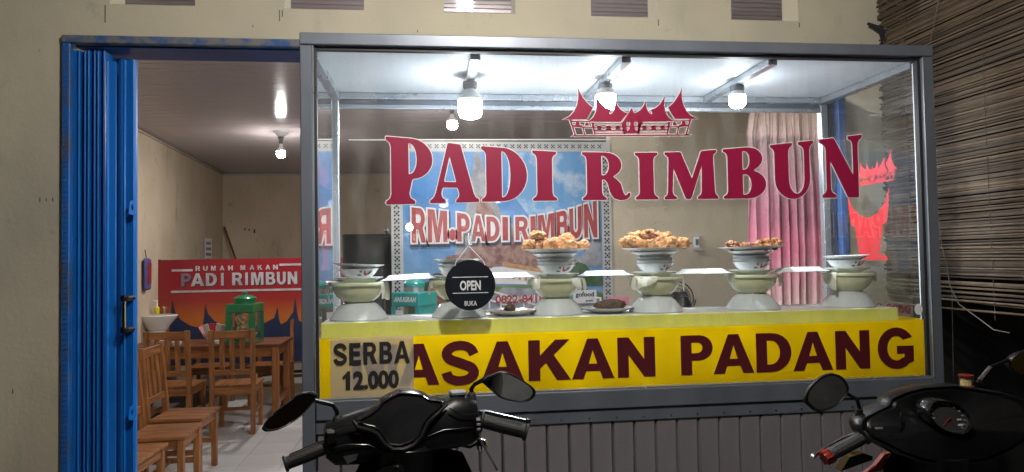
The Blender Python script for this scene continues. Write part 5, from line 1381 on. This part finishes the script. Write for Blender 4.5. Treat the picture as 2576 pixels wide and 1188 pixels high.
# ------------------------------------------------------------------ scooters
def sect(x, yc, zt_, zb_, dy, n=14, p=2.6, yoff=0.0):
    out = []
    for i in range(n):
        a = 2 * math.pi * i / n; c_, s_ = math.cos(a), math.sin(a)
        u = math.copysign(abs(c_) ** (2 / p), c_); v = math.copysign(abs(s_) ** (2 / p), s_)
        out.append((x, yc + dy * u + yoff * v, (zt_ + zb_) / 2 + (zt_ - zb_) / 2 * v))
    return out
def mirror_part(t, outline, y, tilt, stem, bulge=.028):
    """outline in local x, z; glass faces the rider (-y)"""
    n = len(outline); cx = sum(p[0] for p in outline) / n; cz = sum(p[1] for p in outline) / n
    o2 = fillet(outline, .02, 3)
    f = lambda s, d: [(cx + (x - cx) * s, y + d + tilt[0] * (x - cx) * s + tilt[1] * (z - cz) * s, cz + (z - cz) * s) for x, z in o2]
    h = B(); h.loft([f(.87, -.002), f(.93, -.006), f(1.0, -.003), f(1.0, .006), f(.86, bulge * .7), f(.55, bulge)], caps=True)
    hs = h.build('mirror_housing', 'black_plastic', t)
    B().fill([[(x, z) for x, z in o2]], lambda x, z: (cx + (x - cx) * .87, y - .0030 + tilt[0] * (x - cx) * .87 + tilt[1] * (z - cz) * .87, cz + (z - cz) * .87)).build('mirror_glass', 'mirror', hs, smooth=0)
    B().tube(stem, .0058, 8).build('mirror_stem', 'black_plastic', t)
def rear_half(t, ground):
    """legshield, deck, seat, body and wheels below the handlebars"""
    gz = ground
    def sh(u, v):
        w = .26 + .18 * min(1, v * 3) - .08 * max(0, v - .5)
        return ((u - .5) * w + .02 * (1 - v), .10 - .10 * (abs(u - .5) * 2) ** 2 + .08 * v, -.075 - v * .545)
    b = B(); b.grid(sh, 14, 12); b.grid(lambda u, v: tuple(Vector(sh(u, v)) + Vector((0, .02, 0))), 14, 12); b.build('leg_shield', 'black_plastic', t)
    B().loft([sect2(y, w, zt_, zb_) for y, w, zt_, zb_ in ((.10, .13, gz + .36, gz + .22), (-.15, .15, gz + .33, gz + .20), (-.35, .15, gz + .34, gz + .2))]).build('deck', 'black_plastic', t)
    B().loft([sect2(y, w, zt_, zb_) for y, w, zt_, zb_ in ((-.33, .09, gz + .66, gz + .30), (-.55, .15, gz + .71, gz + .32), (-.85, .16, gz + .74, gz + .38), (-1.12, .10, gz + .78, gz + .52), (-1.22, .03, gz + .78, gz + .66))]).build('rear_body', 'black_gloss', t)
    B().loft([sect2(y, w, zt_, zb_) for y, w, zt_, zb_ in ((-.34, .07, gz + .735, gz + .665), (-.5, .12, gz + .765, gz + .705), (-.8, .14, gz + .79, gz + .735), (-1.02, .10, gz + .83, gz + .775), (-1.08, .05, gz + .83, gz + .79))]).build('seat', 'black_rubber', t)
    for y, n_ in ((.30, 'front_wheel'), (-.93, 'rear_wheel')):
        w = B(); w.tube([(0, y + .215 * math.cos(a), gz + .262 + .215 * math.sin(a)) for a in [i * math.pi / 14 for i in range(29)]], .045, 10)
        wo_ = w.build(n_, 'black_rubber', t)
        r_ = B(); r_.tube([(-.03, y, gz + .262), (.03, y, gz + .262)], .05, 14)
        for i in range(5):
            a = i * 2 * math.pi / 5; r_.tube([(0, y, gz + .262), (0, y + .18 * math.cos(a), gz + .262 + .18 * math.sin(a))], .014, 6)
        r_.build('rim', 'plastic_grey', wo_)
    for s in (-1, 1): B().tube([(s * .065, .30, gz + .262), (s * .06, .12, -.40)], .016, 8).build('fork', 'plastic_grey', t)
    B().grid(lambda u, v: (-.055 + .11 * u, .30 + .275 * math.cos(R(20 + 140 * v)) , gz + .262 + .275 * math.sin(R(20 + 140 * v)) - .012 * (abs(u - .5) * 2) ** 2), 6, 14).build('mudguard', 'black_gloss', t)
def sect2(y, w, zt_, zb_, n=14, p=3):
    out = []
    for i in range(n):
        a = 2 * math.pi * i / n; c_, s_ = math.cos(a), math.sin(a)
        out.append((w * math.copysign(abs(c_) ** (2 / p), c_), y, (zt_ + zb_) / 2 + (zt_ - zb_) / 2 * math.copysign(abs(s_) ** (2 / p), s_)))
    return out

# stall lamp across the street, seen mirrored in the case's glass
q = at(1030, 572, Y=11.0); q.y = -6.0
t = thing('stall_lamp', 'street stall lamp with yellow shade mirrored in the glass of the case', 'lamp', (q.x, q.y, -.06))
B().tube([(q.x + .35, q.y, -.06), (q.x + .35, q.y, q.z + .25), (q.x, q.y, q.z + .25)], .02, 8).build('post', 'plastic_grey', t)
B().lathe([(0, -.07), (.05, -.05), (.07, 0), (.05, .05), (.02, .07)], 16, (q.x, q.y, q.z)).tube([(q.x, q.y, q.z + .07), (q.x, q.y, q.z + .24)], .02, 8, mi=1).build('bulb', ['glow_stall', 'plastic_grey'], t)
B().lathe([(.06, -.10), (.26, -.14), (.30, -.25), (.28, -.26)], 24, (q.x, q.y, q.z)).build('shade', 'print_yellow', t)

# --- left scooter
K = .001043
s1 = at(1020, 1080, Y=1.85)
sc1 = thing('parked_scooter', 'black scooter parked before the glass case, both mirrors up', 'scooter', (s1.x, 1.85, s1.z), 'scooters parked before the case', local=True)
sc1.rotation_euler = (0, 0, R(7))
P = lambda x, y: ((x - 1020) * K, (1080 - y) * K)
cv = [(825, 1068, 1120, .020), (830, 1060, 1138, .036), (851, 1052, 1156, .045), (908, 1036, 1158, .052), (947, 1026, 1150, .056), (1000, 1030, 1140, .058), (1060, 1030, 1140, .058), (1118, 1016, 1140, .056), (1145, 1006, 1138, .052), (1185, 1012, 1132, .046), (1202, 1022, 1122, .036), (1209, 1045, 1105, .020)]
B().loft([sect((x - 1020) * K, .03, (1080 - a) * K, (1080 - c_) * K, d, 18, 2.8, .012) for x, a, c_, d in cv]).build('handlebar_cover', 'black_plastic', sc1)
# instrument visor: raised shield framed by a V-shaped lip
vo = [P(*p) for p in ((900, 1046), (925, 1036), (950, 1022), (962, 1007), (985, 996), (1008, 987), (1040, 990), (1064, 995), (1082, 1008), (1118, 1014), (1112, 1026), (1085, 1042), (1064, 1062), (1052, 1088), (1030, 1103), (1003, 1110), (975, 1106), (962, 1086), (950, 1068), (925, 1062))]
vo = fillet(vo, .006, 2); ncx, ncz = 0.0, .03
vy = lambda z: -.030 + z * .35
ring = lambda s, d: [(ncx + (x - ncx) * s, vy(z) + d, ncz + (z - ncz) * s) for x, z in vo]
B().loft([ring(1.0, .05), ring(1.0, .0), ring(.95, -.008), ring(.90, -.004)], caps=False).build('visor_rim', 'black_gloss', sc1)
B().fill([[(x, z) for x, z, in vo]], lambda x, z: (ncx + (x - ncx) * .905, vy(z) - .003, ncz + (z - ncz) * .905)).build('instrument_lens', 'black_plastic', sc1, smooth=0)
lip = [P(*p) for p in ((892, 1045), (905, 1060), (930, 1068), (950, 1078), (965, 1100), (985, 1115), (1010, 1117), (1035, 1110), (1056, 1092), (1072, 1062), (1095, 1044), (1122, 1022))]
B().tube([(x, -.037 + z * .30, z) for x, z in lip], [.003, .006, .007, .007, .007, .007, .007, .007, .007, .007, .006, .003], 8).build('trim_lip', 'black_plastic', sc1)
B().tube([(.0, .06, -.02), (.0, .03, -.06), (-.005, .04, -.14), (-.005, .10, -.55)], [.07, .085, .075, .08], 16).build('steering_column', 'black_plastic', sc1)
# grips
def grip(t, a, c_, r, name='grip', end=None):
    a, c_ = Vector(a), Vector(c_); d = c_ - a
    prof = [(0, .62), (.02, 1.35), (.05, 1.35), (.07, 1.0), (.5, 1.04), (.93, .98), (.95, 1.25), (1.0, 1.2)]
    g_ = B().tube([a + d * q for q, _ in prof], [r * k_ for _, k_ in prof], 16)
    for k in range(6):
        an = k * math.pi / 3; n_ = d.orthogonal().normalized(); m2 = d.normalized().cross(n_)
        off = (n_ * math.cos(an) + m2 * math.sin(an)) * r * .98
        g_.tube([a + d * .15 + off, a + d * .85 + off], r * .10, 5)
    return g_.build(name, 'black_rubber', t)
gl, gr_ = P(840, 1106), P(735, 1139)
grip(sc1, (gl[0], .0, gl[1]), (gr_[0], -.01, gr_[1]), .0165)
gl, gr_ = P(1206, 1070), P(1322, 1104)
grip(sc1, (gl[0], -.005, gl[1]), (gr_[0], -.03, gr_[1]), .0185)
B().tube([(*[P(1200, 1058)[0]], .028, P(1200, 1058)[1]), (P(1230, 1061)[0], .036, P(1230, 1061)[1]), (P(1290, 1077)[0], .034, P(1290, 1077)[1]), (P(1336, 1088)[0], .026, P(1336, 1088)[1])], [.008, .0075, .006, .005], 8).lathe([(0, -.009), (.007, -.005), (.009, 0), (.007, .005), (0, .009)], 12, (P(1340, 1088)[0], .026, P(1340, 1088)[1])).build('brake_lever', 'black_gloss', sc1)
B().tube([(P(840, 1095)[0], .03, P(840, 1100)[1]), (P(790, 1118)[0], .036, P(790, 1116)[1]), (P(745, 1135)[0], .03, P(745, 1130)[1])], [.007, .006, .005], 8).build('brake_lever', 'black_gloss', sc1)
B().box(P(828, 0)[0], P(856, 0)[0], -.030, .0, P(0, 1098)[1], P(0, 1064)[1], c=.006).build('switch_block', 'black_gloss', sc1)
B().box(P(1188, 0)[0], P(1209, 0)[0], -.028, .0, P(0, 1100)[1], P(0, 1060)[1], c=.006).build('switch_block', 'black_gloss', sc1)
B().box(P(1136, 0)[0], P(1178, 0)[0], .015, .05, P(0, 1010)[1], P(0, 999)[1], c=.003).build('fluid_reservoir', 'plastic_grey', sc1)
mr = [P(*p) for p in ((1220, 959), (1229, 947), (1262, 933), (1280, 935), (1313, 953), (1343, 974), (1352, 989), (1346, 1004), (1328, 1013), (1310, 1013), (1268, 1004), (1241, 980))]
mr = [(.274 + (x - .274) * 1.05, .11 + (z - .11) * 1.05 - .021) for x, z in mr]
mirror_part(sc1, mr, .005, (-.18, -.26), [(P(1192, 1018)[0], .03, P(1192, 1018)[1]), (P(1192, 996)[0], .03, P(1192, 996)[1]), (P(1200, 985)[0], .028, P(1200, 985)[1]), (P(1240, 965)[0], .022, P(1240, 965)[1])])
ml = [P(*p) for p in ((662, 1070), (671, 1052), (698, 1028), (734, 1005), (742, 995), (761, 990), (782, 990), (797, 1001), (795, 1013), (779, 1031), (752, 1058), (719, 1074), (695, 1081), (671, 1079))]
cxm = sum(p[0] for p in ml) / len(ml); czm = sum(p[1] for p in ml) / len(ml)
ml = [(cxm + (x - cxm) * .92 + .020, czm + (z - czm) * .86 + .019) for x, z in ml]
mirror_part(sc1, ml, .0, (.45, .16), [(P(858, 1052)[0], .03, P(858, 1052)[1]), (P(856, 1030)[0], .03, P(856, 1030)[1]), (P(846, 1014)[0], .026, P(846, 1014)[1]), (P(805, 1000)[0], .018, P(805, 1000)[1])], .035)
for q in ((1192, 1016), (858, 1052)): B().lathe([(.014, -.012), (.012, .006), (.008, .012)], 12, (P(*q)[0], .03, P(*q)[1])).build('mirror_boot', 'black_rubber', sc1)
for pts in (((830, 1070, -.012), (862, 1058, -.020), (905, 1050, -.024), (945, 1062, -.030)), ((838, 1108, -.022), (880, 1100, -.026), (930, 1104, -.030), (960, 1120, -.032)), ((1125, 1030, -.024), (1150, 1046, -.026), (1180, 1052, -.022), (1204, 1052, -.012)), ((1068, 1095, -.032), (1110, 1082, -.030), (1160, 1082, -.026), (1200, 1086, -.014))):
    B().tube([(P(x, 0)[0], d, P(0, y)[1]) for x, y, d in pts], .0016, 6).build('panel_seam', 'black_gloss', sc1)
for y_ in (1072, 1084): B().box(P(1193, 0)[0], P(1203, 0)[0], -.0325, -.0285, P(0, y_ + 6)[1], P(0, y_)[1], c=.001).build('switch_button', 'plastic_grey', sc1)
# lower lens, shield corner and cable
lq = [P(*p) for p in ((870, 1128), (905, 1124), (900, 1138), (880, 1146))]
B().prism(lq, lambda x, z: (x, -.025, z), lambda x, z: (x, .01, z)).build('indicator_lens', 'chrome', sc1)
hb_ = [P(*p) for p in ((932, 1200), (945, 1172), (965, 1158), (1000, 1148), (1012, 1160), (1012, 1200))]
B().prism(hb_, lambda x, z: (x, -.035 + z * .2, z), lambda x, z: (x, .06, z)).build('shield_corner', 'black_gloss', sc1)
B().lathe([(.010, 0), (.008, .004), (0, .005)], 10, (P(992, 0)[0], -.045, P(0, 1156)[1])).build('bolt', 'chrome', sc1)
B().tube([(P(1208, 1120)[0], .0, P(0, 1120)[1]), (P(1222, 1150)[0], .0, P(0, 1150)[1]), (P(1250, 1200)[0], .0, P(0, 1200)[1])], .0035, 6).build('shield_edge', 'chrome', sc1)
B().lathe([(0, -.02), (.014, -.012), (.018, 0), (.012, .014), (0, .02)], 12, (P(1215, 0)[0], .02, P(0, 1138)[1])).build('indicator_lens', 'chrome', sc1)
B().tube([(P(1205, 1105)[0], .02, P(0, 1105)[1]), (P(1206, 1130)[0], .015, P(0, 1130)[1]), (P(1185, 1142)[0], .02, P(0, 1142)[1]), (P(1150, 1135)[0], .03, P(0, 1135)[1])], .004, 6).build('brake_hose', 'black_rubber', sc1)
rear_half(sc1, -(s1.z + .004))

# --- right scooter
s2 = at(2360, 1040, Y=1.85)
sc2 = thing('parked_scooter', 'black scooter with round speedometer and red bar ends at the right edge', 'scooter', (s2.x, 1.85, s2.z), 'scooters parked before the case', local=True)
K2, K2Z = .2516 * .0012, .2516 * .00113
Q = lambda x, y: ((x - 1555) * K2, (600 - y) * K2Z)
Q3 = lambda x, y, d: ((x - 1555) * K2, d, (600 - y) * K2Z)
cv = [(722, 690, 760, .015), (735, 650, 800, .030), (800, 600, 850, .042), (950, 550, 900, .050), (1080, 506, 960, .056), (1110, 455, 1000, .062), (1300, 392, 1030, .070), (1500, 356, 1050, .075), (1830, 352, 1050, .075), (2050, 400, 1020, .066), (2300, 440, 960, .054), (2500, 520, 930, .04), (2560, 600, 900, .02)]
co = fillet([Q(*p) for p in ((722, 690), (740, 645), (795, 598), (950, 545), (1078, 506), (1110, 450), (1300, 390), (1500, 356), (1830, 350), (2060, 395), (2300, 440), (2480, 510), (2560, 640), (2500, 820), (2200, 960), (1900, 1050), (1500, 1060), (1220, 1020), (1000, 930), (850, 840), (735, 780))], .008, 2)
crg = lambda k, d: [(x * k + .01 * (1 - k), d + z * .42 - .01 * abs(x / .3) ** 2, (z + .03) * k - .03) for x, z in co]
B().loft([crg(.75, .09), crg(.97, .06), crg(1.0, .035), crg(1.0, .010), crg(.975, .0), crg(.90, .005), crg(.87, -.002), crg(.2, -.004)]).build('handlebar_cover', 'black_plastic', sc2)
def ell(s, d, n=32):
    out = []
    for i in range(n):
        a = 2 * math.pi * i / n; u, v = 205 * s * math.cos(a), 142 * s * math.sin(a); r_ = R(22)
        x, y = u * math.cos(r_) - v * math.sin(r_), u * math.sin(r_) + v * math.cos(r_)
        out.append(Q3(1555 + x, 600 + y, d - y * K2 * .35))
    return out
gd = B().loft([ell(1.06, .0), ell(1.04, -.044), ell(.98, -.050), ell(.93, -.040)], caps=False).build('gauge_rim', 'black_gloss', sc2)
B().loft([ell(.93, -.040), ell(.90, -.036), ell(.02, -.036)], caps=False).build('gauge_face', 'night_and_dial_black', sc2)
b = B()
for k in range(13):
    a = R(-215 + k * 20.5)
    def gp(s, w):
        u, v = 205 * s * math.cos(a + w), 142 * s * math.sin(a + w); r_ = R(22); x, y = u * math.cos(r_) - v * math.sin(r_), u * math.sin(r_) + v * math.cos(r_)
        return Q3(1555 + x, 600 + y, -.0385 - y * K2 * .35)
    b.add([gp(.70, -.055), gp(.85, -.045), gp(.85, .045), gp(.70, .055)], [(0, 1, 2, 3)])
b.build('gauge_marks', 'gauge_grey', sc2)
B().tube([Q3(1575, 612, -.041), Q3(1480, 690, -.044)], .0016, 6).build('needle', 'red_metal', sc2)
B().add([Q3(1630, 672, -.046), Q3(1685, 672, -.046), Q3(1685, 690, -.046), Q3(1630, 690, -.046), Q3(1630, 625, -.043), Q3(1675, 625, -.043), Q3(1675, 640, -.043), Q3(1630, 640, -.043)], [(0, 1, 2, 3), (4, 5, 6, 7)]).build('gauge_marks', 'sign_white', sc2)
a, c_ = Vector(Q3(800, 780, -.01)), Vector(Q3(425, 935, -.02))
grip(sc2, a, c_, .0165)
e0 = c_ + (c_ - a).normalized() * .001; e1 = e0 + (c_ - a).normalized() * .020
b = B().tube([e0, e0 + (e1 - e0) * .3, e1], [.019, .020, .018], 12)
for k in range(6):
    an = k * math.pi / 3; n_ = (e1 - e0).orthogonal().normalized(); m2 = (e1 - e0).normalized().cross(n_)
    b.tube([e0 + (n_ * math.cos(an) + m2 * math.sin(an)) * .018, e1 + (n_ * math.cos(an) + m2 * math.sin(an)) * .017], .0045, 6)
b.build('bar_end', 'red_metal', sc2)
B().tube([Q3(770, 770, .01), Q3(640, 820, .02), Q3(450, 890, .01), Q3(290, 945, -.01)], [.008, .006, .0055, .005], 8).lathe([(0, -.009), (.007, -.005), (.0095, 0), (.007, .005), (0, .009)], 12, Q3(283, 945, -.011)).build('brake_lever', 'chrome', sc2)
ml = [Q(*p) for p in ((210, 430), (235, 350), (270, 300), (380, 220), (490, 198), (580, 230), (640, 275), (680, 340), (690, 380), (640, 450), (580, 500), (480, 540), (360, 545), (300, 510))]
cxm = sum(p[0] for p in ml) / len(ml); czm = sum(p[1] for p in ml) / len(ml)
ml = [(cxm + (x - cxm) * 1.12, czm + (z - czm) * 1.10 + .008) for x, z in ml]
mirror_part(sc2, ml, .0, (.30, -.16), [Q3(820, 590, .03), Q3(815, 540, .02), Q3(790, 440, .02), Q3(715, 392, .030)], .03)
B().tube([Q3(820, 600, .03), Q3(815, 530, .02)], [.012, .009], 10).build('mirror_boot', 'black_rubber', sc2)
mr = [(x + .045, z - .012) for x, z in (Q(*p) for p in ((2350, 170), (2370, 90), (2450, 20), (2600, -20), (2700, 20), (2740, 120), (2680, 230), (2560, 280), (2420, 250)))]
mirror_part(sc2, mr, .06, (-.25, .1), [Q3(2110, 350, .05), Q3(2130, 325, .05), Q3(2280, 205, .06), Q3(2510, 140, .07)], .03)
B().tube([Q3(2125, 330, .047), Q3(2275, 208, .057)], .0075, 10).build('mirror_sleeve', 'chrome', sc2)
t_ = Q3(1990, 330, .05)
rs = B().lathe([(.018, -.013), (.018, .013)], 20, t_).build('fluid_reservoir', 'glass_jar', sc2)
B().lathe([(.0155, -.012), (.0155, .006), (0, .006)], 18, t_).build('brake_fluid', 'cracker', rs)
for dz in (-.0195, .0135): B().lathe([(.020, dz), (.0205, dz + .001), (.0205, dz + .005), (.019, dz + .006)], 20, t_).build('reservoir_cap', 'red_metal', rs)
B().box(Q(870, 0)[0], Q(950, 0)[0], -.022, -.002, Q(0, 722)[1], Q(0, 690)[1], c=.002).build('switch', 'plastic_grey', sc2)
B().tube([Q3(1870, 405, .055), Q3(2080, 420, .05), Q3(2300, 440, .04)], .003, 6).build('panel_seam', 'black_gloss', sc2)
B().tube([Q3(1000, 800, -.035), Q3(1250, 770, -.022), Q3(1420, 800, -.03), Q3(1600, 815, -.034)], .0022, 6).build('panel_seam', 'black_gloss', sc2)
B().tube([Q3(1135, 560, -.02), Q3(1105, 640, -.030), Q3(1092, 710, -.030)], [.002, .004, .0035], 8).build('trim_edge', 'black_gloss', sc2)
wq = [Q(*p) for p in ((610, 1140), (700, 1005), (830, 975), (930, 1010), (925, 1045), (720, 1105))]
B().prism(wq, lambda x, z: (x, .02, z), lambda x, z: (x, .05, z)).build('front_wing', 'black_gloss', sc2)
rq = [Q(*p) for p in ((860, 1180), (960, 1115), (1060, 1000), (1120, 990), (1040, 1140), (1000, 1165))]
B().prism(rq, lambda x, z: (x, .025, z), lambda x, z: (x, .04, z)).build('red_panel', 'red_paint', sc2)
gq = [Q(*p) for p in ((830, 1190), (1040, 1150), (1020, 1260), (820, 1280))]
B().prism(gq, lambda x, z: (x, .022, z), lambda x, z: (x, .04, z)).build('grey_panel', 'plastic_white', sc2)
B().box(Q(2180, 0)[0], Q(2280, 0)[0], -.026, -.016, Q(0, 842)[1], Q(0, 804)[1], c=.003).build('indicator_light', 'print_tan', sc2)
B().tube([(.0, .03, -.10), (.0, .06, -.3), (.0, .12, -.6)], [.10, .085, .08], 16).build('steering_column', 'black_plastic', sc2)
rear_half(sc2, -(s2.z + .004))
sc2.rotation_euler = (0, 0, R(0))

for o in bpy.data.objects:
    if '_local' in o: del o['_local']
